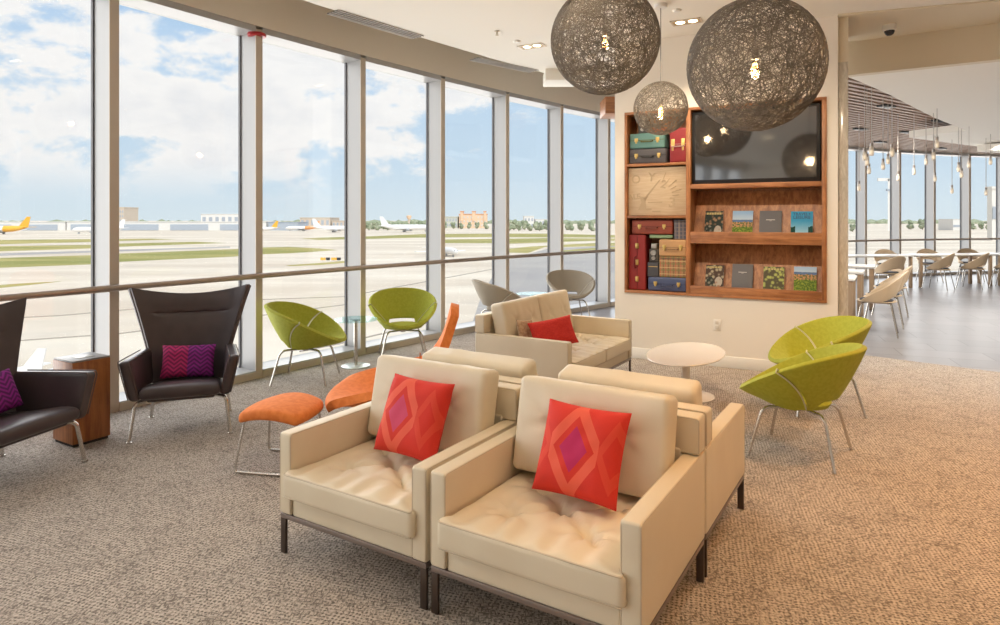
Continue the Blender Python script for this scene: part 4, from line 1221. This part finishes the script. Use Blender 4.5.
PB = [(859, 188, 11.5), (864.5, 157, 9.0), (867, 162, 9.4), (871.5, 152, 8.6), (869, 171, 10.5), (883, 166.5, 10.0), (888, 161, 10.6), (892, 153, 8.8), (898, 178, 11.8), (914, 172, 11.6),
      (926, 162, 12.0), (933.5, 157, 9.8), (935, 179, 12.6), (937, 145, 9.4), (952, 191, 13.2), (958.5, 169, 11.6), (961.5, 175, 11.8), (969, 165, 11.2), (990.5, 162, 12.2), (986, 193, 13.0)]
NAMES = ['leftmost', 'second', 'third', 'fourth', 'fifth', 'sixth', 'seventh', 'eighth', 'ninth', 'tenth', 'eleventh', 'twelfth', 'thirteenth', 'fourteenth', 'fifteenth', 'sixteenth', 'seventeenth', 'eighteenth', 'nineteenth', 'rightmost']
order = sorted(range(len(PB)), key=lambda i: PB[i][0])
for r, i in enumerate(order):
    bulb_pendant('small clear bulb pendant over the dining tables, %s counted from the shelf wall' % NAMES[r], *PB[i])
for j, (px, py) in enumerate(((886.5, 105.5), (860.5, 128.5), (880.5, 141.5), (906.5, 131.5), (939.5, 120), (941, 148))):
    p = ground(px, py, 3.46); bm = NB(); add_box(bm, (-.16, -.08, -.03), (.16, .08, .01), TR(p.x, p.y, 3.46) @ RZ(.57), .004); add_lathe(bm, [(0, -.035), (.05, -.035), (.05, -.03), (0, -.03)], 14, TR(p.x, p.y, 3.46))
    tag(obj('slot_downlight', bm, BLACK), ['black slot light in the wood slats, nearest the curved white edge', 'black slot light in the wood slats at the left', 'black slot light in the wood slats, lowest at the left', 'black slot light left of the long ceiling raft', 'black slot light above the long ceiling raft', 'black slot light right of the long raft, over the windows'][j], 'ceiling light', 'black slot lights')

# ------------------------------------------------------------------ airfield outside (ground 8 m below the lounge floor)
ZG = -8.0
bm = NB(); add_prism(bm, [(-7000, -200), (9000, -200), (9000, 9000), (-7000, 9000)], ZG - 1, ZG); struct('tarmac', bm, TARMAC, 'pale sunlit concrete apron of the airfield', 'ground', 0)
def patch(name, px, m, label, cat, z=ZG + .03):
    bm = NB(); P = [ground(x, y, ZG) for x, y in px]
    add_prism(bm, [(p.x, p.y) for p in P], z - .02, z); bmesh.ops.recalc_face_normals(bm, faces=bm.faces[:]); bmesh.ops.triangulate(bm, faces=[f for f in bm.faces if len(f.verts) > 4], ngon_method='EAR_CLIP')
    return struct(name, bm, m, label, cat, 0)
patch('grass_strip', [(-260, 242), (0, 239.9), (90, 239.1), (118, 239.0), (150, 238.6), (176, 239.3), (150, 240.2), (118, 241), (90, 242), (0, 244.3), (-260, 247)], GRASS, 'farthest grass strip at the left of the airfield', 'grass')
patch('grass_strip', [(-260, 250), (0, 246.3), (90, 244.9), (118, 243.6), (195, 241.8), (226, 243), (195, 244.1), (118, 246.8), (90, 248.5), (0, 251.4), (-260, 256)], GRASS, 'middle grass strip at the left of the airfield', 'grass')
patch('grass_strip', [(-260, 265), (0, 258), (90, 255.3), (118, 253.7), (235, 249.2), (259, 247.6), (290, 246.9), (320, 248.6), (338, 250.1), (320, 251.4), (290, 253.3), (259, 254.4), (235, 256.6), (118, 261.9), (90, 264.5), (0, 267.8), (-260, 279)], GRASS, 'nearest and widest grass strip at the left of the airfield', 'grass')
patch('grass_strip', [(286, 265.4), (320, 263), (345, 261), (345, 263), (320, 265), (290, 266.2)], GRASS, 'thin grass sliver beside the yellow taxiway signs', 'grass')
patch('grass_strip', [(-20, 286.5), (30, 283), (62, 281.4), (30, 285), (-20, 290)], GRASS, 'short grass tongue at the far left', 'grass')
patch('grass_strip', [(300, 238.8), (320, 237.7), (370, 236.3), (420, 234.2), (489, 233.6), (546, 233.6), (597, 234.9), (680, 236), (680, 238), (489, 237.1), (420, 237.6), (370, 238.9), (320, 240)], GRASS, 'long grass field in the middle distance', 'grass')
patch('grass_strip', [(441, 239.6), (489, 238.9), (546, 238.2), (680, 239), (680, 241), (597, 240.6), (546, 242.6), (506, 243.8), (489, 243.2), (441, 243.2)], GRASS, 'second grass field just nearer than the long one', 'grass')
patch('grass_strip', [(500, 249.8), (530, 246.6), (565, 244.6), (600, 243), (680, 242.5), (680, 245), (600, 246), (565, 247), (545, 247), (528, 253), (505, 252.5)], GRASS, 'grass tongue beside the grey taxiway', 'grass')
patch('grass_strip', [(562, 250.5), (580, 249), (602, 247.5), (640, 246), (640, 250), (602, 251), (562, 253.5)], GRASS, 'small grass island before the far windows', 'grass')
patch('taxiway', [(548, 248.5), (610, 245.5), (720, 243.5), (900, 300), (560, 330), (470, 330), (480, 300), (500, 262)], ASPH, 'grey asphalt taxiway beyond the far windows', 'taxiway', ZG + .015)
patch('taxiway', [(-200, 256), (0, 253.5), (230, 246.4), (230, 247.6), (0, 255.8), (-200, 259)], ASPH, 'grey asphalt taxiway between the grass strips', 'taxiway', ZG + .015)
for i, ln in enumerate(([(-50, 346), (120, 334), (345, 305)], [(258, 300), (345, 297), (500, 268)], [(-60, 322), (60, 316), (240, 300)], [(300, 352), (345, 343), (450, 318)])):
    bm = NB(); add_tube(bm, [ground(x, y, ZG) + Vector((0, 0, .01)) for x, y in ln], .10, 5)
    struct('pavement_joint', bm, LINEM, ['dark pavement joint nearest the wing chairs', 'dark pavement joint beyond the green chairs', 'dark pavement joint at the far left', 'dark pavement joint low behind the green chairs'][i], 'joint', 0)

BLD = {}
def pm(name, col, rough=.8): return mat(name, col, rough)
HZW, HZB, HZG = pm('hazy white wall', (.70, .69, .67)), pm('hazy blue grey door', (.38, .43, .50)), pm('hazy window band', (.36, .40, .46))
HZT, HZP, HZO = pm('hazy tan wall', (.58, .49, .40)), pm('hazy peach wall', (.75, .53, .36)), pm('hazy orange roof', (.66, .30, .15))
def building(name, label, px0, px1, ytop, Y, depth, m, floors=0, cols=0, wm=None, roof=None, cat='building', doors=0, band=None):
    x0, x1 = (px0 - 500) / F * Y, (px1 - 500) / F * Y; h = CAM_H + (HZ - ytop) / F * Y - ZG
    t = thing(name, label, cat, ((x0 + x1) / 2, Y, ZG)); w = x1 - x0
    bm = NB(); add_box(bm, (-w / 2, 0, 0), (w / 2, depth, h)); obj('wall', bm, m, t)
    bm = NB(); add_box(bm, (-w / 2 - .4, -.4, h), (w / 2 + .4, depth + .4, h + max(.5, h * .05))); r = obj('roof', bm, roof or m, t)
    for c in range(doors):
        cw = w / doors; bm = NB(); add_box(bm, (-w / 2 + cw * (c + .08), -.5, .2), (-w / 2 + cw * (c + .84), .1, h * .72)); obj('hangar_door', bm, HZB, t)
    for f in range(floors):
        for c in range(cols):
            cw, fh = w / cols, h * .9 / floors; bm = NB()
            add_box(bm, (-w / 2 + cw * (c + .25), -.3, fh * (f + .4)), (-w / 2 + cw * (c + .75), .1, fh * (f + .9))); obj('window', bm, wm or HZG, t)
    if band:
        bm = NB(); add_box(bm, (-w / 2 + .2, -.3, h * band[0]), (w / 2 - .2, .1, h * band[1])); obj('window_band', bm, HZG, t)
    return t
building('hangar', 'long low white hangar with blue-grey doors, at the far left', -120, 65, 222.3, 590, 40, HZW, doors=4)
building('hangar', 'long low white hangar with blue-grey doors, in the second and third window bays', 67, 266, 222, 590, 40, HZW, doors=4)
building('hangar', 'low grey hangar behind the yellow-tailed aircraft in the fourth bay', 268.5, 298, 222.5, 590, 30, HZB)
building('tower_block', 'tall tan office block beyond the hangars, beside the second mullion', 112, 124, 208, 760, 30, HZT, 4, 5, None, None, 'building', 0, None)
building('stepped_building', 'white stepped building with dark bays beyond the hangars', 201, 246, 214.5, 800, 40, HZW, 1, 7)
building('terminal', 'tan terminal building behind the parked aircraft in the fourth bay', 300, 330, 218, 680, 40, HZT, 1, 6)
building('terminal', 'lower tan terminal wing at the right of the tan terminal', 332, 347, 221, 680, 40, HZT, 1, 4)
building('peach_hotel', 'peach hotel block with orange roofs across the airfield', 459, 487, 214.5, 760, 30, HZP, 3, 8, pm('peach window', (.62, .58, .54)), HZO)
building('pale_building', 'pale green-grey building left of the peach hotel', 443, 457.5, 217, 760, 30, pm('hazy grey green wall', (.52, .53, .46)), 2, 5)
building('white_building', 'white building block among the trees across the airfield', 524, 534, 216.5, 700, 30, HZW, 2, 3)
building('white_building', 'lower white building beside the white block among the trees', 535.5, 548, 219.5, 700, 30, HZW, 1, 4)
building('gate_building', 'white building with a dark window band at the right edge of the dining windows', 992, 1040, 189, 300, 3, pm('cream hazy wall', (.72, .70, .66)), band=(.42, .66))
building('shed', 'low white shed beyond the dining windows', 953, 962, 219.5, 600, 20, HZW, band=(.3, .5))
for c_ in [o for o in COL.objects if o.name.startswith('peach_hotel')]:
    wv = [v.co.x for v in c_.children[0].data.vertices]; hv = max(v.co.z for v in c_.children[0].data.vertices); hw_ = max(wv)
    for fx, ww in ((-.78, .2), (.05, .22), (.82, .16)):
        bm = NB(); add_box(bm, (hw_ * (fx - ww / 2), -1, hv * .5), (hw_ * (fx + ww / 2), 14, hv + 2.2)); tr_ = obj('turret', bm, HZP, c_)
        bm = NB(); add_box(bm, (hw_ * (fx - ww / 2) - .4, -1.4, hv + 2.2), (hw_ * (fx + ww / 2) + .4, 14.4, hv + 3.2)); obj('roof', bm, HZO, tr_)
# control tower
Y = 820; t = thing('control_tower', 'small tan control tower above the trees, left of the hotel', 'tower', ((409 - 500) / F * Y, Y, ZG))
h = CAM_H + 4 / F * Y - ZG
bm = NB(); add_lathe(bm, [(0, 0), (1.8, 0), (1.5, h - 4), (0, h - 4)], 12); obj('shaft', bm, HZT, t)
bm = NB(); add_lathe(bm, [(0, h - 4), (2, h - 4), (3.2, h - 1), (3, h + .5), (0, h + 1)], 12); obj('cab', bm, HZP, t)
# white mast beyond the dining windows
Y = 560; t = thing('lift_mast', 'white mast with a horizontal arm beyond the dining windows', 'mast', ((890 - 500) / F * Y, Y, ZG)); s_ = Y / F
bm = NB(); add_prism(bm, [(-2.2 * s_, 0), (1.2 * s_, 0), (.2 * s_, 1.5), (-1.2 * s_, 1.5)], 0, 52 * s_); obj('column', bm, HZW, t)
bm = NB(); add_box(bm, (-12 * s_, 0, 50 * s_), (-.5 * s_, 1.2, 53 * s_)); obj('arm', bm, HZW, t)
bm = NB(); add_box(bm, (2 * s_, 0, 0), (5.5 * s_, 2, 36 * s_)); add_box(bm, (5.5 * s_, 0, 0), (8 * s_, 2, 30 * s_)); obj('side_tower', bm, HZW, t)
bm = NB(); add_box(bm, (-3.5 * s_, -1, 40 * s_), (3 * s_, 1, 42 * s_)); obj('platform', bm, HZB, t)

AW = mat('aircraft white', (.78, .78, .78), .35)
AY = mat('aircraft yellow', (.78, .42, .05), .4)
AO = mat('aircraft orange', (.75, .33, .12), .4)
AG = mat('aircraft engine grey', (.40, .42, .45), .4)
def airplane(label, loc, heading, L, span, tail, rear=None, wing_engines=True, group='aircraft parked across the airfield'):
    """heading: direction of the nose in the ground plane (radians from +x)"""
    t = thing('airplane', label, 'airplane', (loc[0], loc[1], ZG), heading, group)
    R = L * .052; zc = R * 1.75
    prof = [(-.5, .12, .55), (-.44, .35, .45), (-.34, .7, .22), (-.22, .96, .05), (-.1, 1, 0), (.30, 1, 0), (.38, .95, -.03), (.44, .75, -.1), (.48, .45, -.2), (.5, .08, -.28)]
    def rows(i0, i1):
        out = []
        for (x, r, dz) in prof[i0:i1]:
            out.append([Vector((x * L, cos(2 * pi * k / 20) * R * r, zc + R * dz + sin(2 * pi * k / 20) * R * r)) for k in range(21)])
        return out
    bm = NB(); add_grid(bm, rows(0, 10)); bmesh.ops.remove_doubles(bm, verts=bm.verts, dist=.001); f = obj('fuselage', bm, AW, t, 60)
    if rear:
        bm = NB(); rr = [[Vector((p.x, p.y * 1.02, zc + (p.z - zc) * 1.02)) for p in row] for row in rows(0, 5)]; add_grid(bm, rr); obj('rear_livery', bm, rear, f, 60)
    bm = NB(); add_box(bm, (L * .455, -R * .55, zc + R * .12), (L * .47, R * .55, zc + R * .3)); obj('cockpit_window', bm, BLACK, f)
    for s in (-1, 1):
        bm = NB(); add_prism(bm, [(L * .12, s * R * .6), (-L * .08, s * R * .6), (-L * .17, s * span / 2), (-L * .12, s * span / 2)][::s], zc - R * .45, zc - R * .22); obj('wing', bm, AW, t)
        bm = NB(); add_prism(bm, [(-L * .40, s * R * .2), (-L * .48, s * R * .2), (-L * .51, s * span * .19), (-L * .475, s * span * .19)][::s], zc + R * .5, zc + R * .62); obj('stabilizer', bm, tail, t)
        if wing_engines:
            M = TR(L * .03, s * span * .17, zc - R * .85) @ RY(pi / 2)
        else: M = TR(-L * .27, s * R * 1.6, zc + R * .4) @ RY(pi / 2)
        bm = NB(); add_lathe(bm, [(0, -L * .045), (R * .3, -L * .045), (R * .48, 0), (R * .46, L * .04), (R * .36, L * .04), (0, L * .02)], 16, M); obj('engine', bm, AG if wing_engines else AW, t)
    bm = NB(); add_prism(bm, [(-L * .33, R * .8), (-L * .46, R * 3.9), (-L * .52, R * 3.9), (-L * .48, R * .5)], -R * .08, R * .08, TR(0, 0, zc) @ RX(pi / 2)); obj('tail_fin', bm, tail, t)
    for (x, y) in ((.36, 0), (-.05, .6), (-.05, -.6)):
        bm = NB(); r = R * .38; add_lathe(bm, [(0, -R * .15), (r, -R * .15), (r, R * .15), (0, R * .15)], 14, TR(L * x, R * 1.2 * y / .6 if y else 0, r) @ RX(pi / 2)); add_tube(bm, [(L * x, R * 1.2 * y / .6 if y else 0, r), (L * x, R * .5 * y / .6 if y else 0, zc - R * .6)], R * .08, 6); obj('landing_gear', bm, AG, t)
    return t
def apx(px, Y): return ((px - 500) / F * Y, Y)
airplane('yellow-tailed white aircraft parked at the far left edge', apx(-2, 430), pi + .06, 40, 36, AY, AY)
airplane('white aircraft nosing out from behind the second mullion at the left', apx(98, 440), pi + .1, 34, 32, AW)
airplane('small yellow-tailed aircraft beside the hangars in the fourth bay', apx(258, 500), pi + .05, 30, 28, AY)
airplane('white aircraft with an orange rear in front of the tan terminal', apx(302, 560), pi - .05, 30, 28, AO, AO)
airplane('white airliner parked nearest the tan terminal, nose to the right', apx(336, 500), -.05, 36, 32, AW)
airplane('white airliner before the trees in the fifth bay, nose to the right', apx(407, 510), -.06, 42, 36, AW)
airplane('small white jet taxiing on the apron, nearest of the moving aircraft', apx(444, 172), radians(-62), 17, 14.5, AW, None, True)
airplane('small white light aircraft parked close below, only its tail showing beside the wood block table', (-29.5, 36), pi, 8.2, 9, AW, None, False)
for i, (px, Y, n) in enumerate(((330, 150, 1),)):
    x, y = apx(px, Y); t = thing('taxiway_sign', 'yellow and black taxiway sign row on the grass sliver', 'sign', (x, y, ZG))
    for k, (dx, w, m) in enumerate(((-2.2, 1.2, AY), (-.9, .9, BLACK), (.3, 1.4, AY), (1.6, .9, BLACK))):
        bm = NB(); add_box(bm, (dx, -.15, .25), (dx + w, .15, .85)); obj('sign_box', bm, m, t)
    bm = NB()
    for dx in (-1.8, -.5, .8, 2): add_box(bm, (dx, -.05, 0), (dx + .1, .05, .3))
    obj('post', bm, AG, t)

# trees across the airfield
rt = random.Random(5)
def tree_proto(seed):
    t = thing('tree', 'hazy green tree in the belt across the airfield', 'tree', group='trees across the airfield'); r = random.Random(seed)
    bm = NB()
    for i in range(9):
        a = r.uniform(0, 6.28); d = r.uniform(0, 1.9); rad = r.uniform(1.4, 2.2)
        g_ = bmesh.ops.create_icosphere(bm, subdivisions=2, radius=rad, matrix=TR(d * cos(a), d * sin(a), r.uniform(1.8, 6.6)))
        for v in g_['verts']:
            v.co += Vector((noise.noise(v.co * 1.1), noise.noise(v.co * 1.1 + Vector((9, 0, 0))), noise.noise(v.co * 1.1 + Vector((0, 9, 0))))) * .9
    obj('crown', bm, TREE, t, 0)
    bm = NB(); add_tube(bm, [(0, 0, 0), (.1, 0, 3), (0, .1, 5.5)], .35, 7, r2=.2); obj('trunk', bm, mat('trunk bark', (.2, .16, .12), .9), t)
    return t
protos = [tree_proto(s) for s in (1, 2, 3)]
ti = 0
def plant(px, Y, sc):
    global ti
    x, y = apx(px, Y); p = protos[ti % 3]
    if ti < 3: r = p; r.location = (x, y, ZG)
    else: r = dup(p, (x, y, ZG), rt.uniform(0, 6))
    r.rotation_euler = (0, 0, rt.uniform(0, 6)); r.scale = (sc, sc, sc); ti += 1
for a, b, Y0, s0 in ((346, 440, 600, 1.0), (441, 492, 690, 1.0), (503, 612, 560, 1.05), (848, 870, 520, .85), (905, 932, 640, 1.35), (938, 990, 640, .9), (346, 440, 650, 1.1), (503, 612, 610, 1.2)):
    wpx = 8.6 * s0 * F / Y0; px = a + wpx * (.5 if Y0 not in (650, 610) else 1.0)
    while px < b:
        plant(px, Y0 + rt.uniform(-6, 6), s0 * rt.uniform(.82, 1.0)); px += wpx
bm = NB()
x = -3000
while x < 3600:
    w = rt.uniform(14, 40); hh = rt.uniform(7, 13)
    bmesh.ops.create_icosphere(bm, subdivisions=1, radius=1, matrix=TR(x, 1700 + rt.uniform(-60, 60), ZG) @ Matrix.Diagonal((w, 20, hh, 1))); x += w * .8
fl = obj('tree_belt', bm, TREE, None, 0); tag(fl, 'low dark green belt of trees along the whole horizon', 'trees', None, 'stuff')

# ------------------------------------------------------------------ sky, sun, lamps
DAY_FILL = 32  # power of the fill lamp added outside each window bay
w = bpy.data.worlds.new('sky'); SC.world = w; w.use_nodes = True; nt = w.node_tree; nt.nodes.clear()
out = nt.nodes.new('ShaderNodeOutputWorld'); bg = nt.nodes.new('ShaderNodeBackground'); nt.links.new(bg.outputs[0], out.inputs[0])
tc = nt.nodes.new('ShaderNodeTexCoord'); d = S(nt, tc.outputs['Generated']); dx, dy, dz = xyz(nt, d)
mp = nt.nodes.new('ShaderNodeMapping'); nt.links.new(d.k, mp.inputs[0]); mp.inputs['Scale'].default_value = (3.2, 3.2, 5.6); mp.inputs['Location'].default_value = CLOUD_OFF = (1.75, .4, .35)
n1 = noise_s(nt, S(nt, mp.outputs[0]), 1.9, 9, .58, .15)
mp2 = nt.nodes.new('ShaderNodeMapping'); nt.links.new(d.k, mp2.inputs[0]); mp2.inputs['Scale'].default_value = (1.1, 1.1, 2.4); mp2.inputs['Location'].default_value = (4.2, 1.0, .0)
n2 = noise_s(nt, S(nt, mp2.outputs[0]), 1.6, 2, .5)
base = mixc(nt, dz.ss(-.02, .11), (.74, .85, .91), (.62, .78, .92)); base = mixc(nt, dz.ss(.06, .42), base, (.38, .60, .89))
leftw = (dx * -1.0).ss(-.1, .62)
dens = n1 + (n2 - .5) * .55 + leftw * .10 + (dx * -1.0).ss(.44, .58) * .11 + dz.ss(.0, .3) * .035
cl = dens.ss(.545, .635) * dz.ss(.015, .09)
shade = mixc(nt, dens.ss(.60, .90), (1.02, 1.0, .98), (.83, .84, .87))
sky = mixc(nt, cl * .96, base, shade)
nt.links.new(sky.k, bg.inputs[0]); bg.inputs[1].default_value = 1.0
sun = bpy.data.lights.new('sun', 'SUN'); sun.energy = 4.0; sun.angle = .01; sun.color = (1, .95, .86)
so_ = bpy.data.objects.new('sun', sun); COL.objects.link(so_); so_.rotation_euler = Vector((.42, -.62, .80)).to_track_quat('Z', 'Y').to_euler()

def spot(x, y, e, col=(1, .80, .56), ang=95, blend=.6, tgt=None, z=Z_CEIL - .02, rad=.06):
    l = bpy.data.lights.new('downlight_lamp', 'SPOT'); l.energy = e; l.color = col; l.spot_size = radians(ang); l.spot_blend = blend; l.shadow_soft_size = rad
    o = bpy.data.objects.new('downlight_lamp', l); COL.objects.link(o); o.location = (x, y, z)
    if tgt: o.rotation_euler = (Vector((x, y, z)) - Vector(tgt)).to_track_quat('Z', 'Y').to_euler()
    return o
# recessed twin downlights over the lounge: fixture plus its lamp
p = ceil_pt(532, 46); spot(p.x, p.y, 60); p = ceil_pt(686.5, 21.5); spot(p.x, p.y, 90)
DLS = [(2.6, 3.3, 300), (3.9, 4.7, 300), (2.2, 1.6, 260), (4.3, 2.7, 300), (1.0, 2.0, 120), (-.9, 2.6, 40), (.4, 4.2, 60), (-1.6, .6, 50), (-3.2, 2.2, 40), (.6, -1.2, 150), (3.0, -.9, 220), (-2.6, -1.4, 60), (-3.0, -4.6, 150), (2.2, -4.6, 200)]
for i, (x, y, e) in enumerate(DLS):
    dup(dl, (x, y, Z_CEIL), radians(-28), 'twin downlight in the lounge ceiling above the picture, %s from the viewpoint' % ORD[i])
    spot(x, y, e * (.54 if x > 1.5 else .62), (1, .46, .115) if x > 1.5 else (1, .80, .56))
# wall washers aimed at the shelf wall
for s_ in (.45, 1.25, 2.0):
    q = WM @ Vector((s_, -2.5, 0)); tg = WM @ Vector((s_, 0, 1.45))
    spot(q.x, q.y, 125, (1, .82, .60), 62, .7, tg)
# dining area lamps in the dropped ceiling
for x, y, z in ((5.4, 6.6, 3.02), (7.4, 8.0, 3.02), (9.5, 8.2, 3.02), (12, 9.5, 3.02), (6.6, 11.6, 3.44), (10.4, 13.4, 3.17)):
    spot(x, y, 300, (1, .92, .80), 140, .6, None, z)

# added fill lamps outside every bay, topping up the daylight from the sky
for k in range(K0, K1):
    c = (WP[k] + WP[k + 1]) / 2; n = (wout(k) + wout(k + 1)).normalized(); c = c + n * (FIN + .07)
    l = bpy.data.lights.new('window_fill', 'AREA'); l.shape = 'RECTANGLE'; l.size = 1.2; l.size_y = 3.3; l.energy = DAY_FILL * (.55 if k < -3 else 1.0); l.color = (1, .985, .965); l.spread = radians(140)
    o = bpy.data.objects.new('window_fill', l); COL.objects.link(o); o.location = (c.x, c.y, 1.75)
    o.rotation_euler = Vector((n.x, n.y, 0)).to_track_quat('Z', 'Y').to_euler()

vs = SC.view_settings; vs.view_transform = 'Standard'; vs.look = 'None'; vs.gamma = 1; vs.exposure = 0.0; vs.use_curve_mapping = False
SC.cycles.max_bounces = 8; SC.cycles.diffuse_bounces = 5; SC.cycles.glossy_bounces = 4; SC.cycles.transparent_max_bounces = 24
SC.cycles.sample_clamp_indirect = 6; SC.cycles.caustics_reflective = False; SC.cycles.caustics_refractive = False
SC.cycles.use_denoising = True
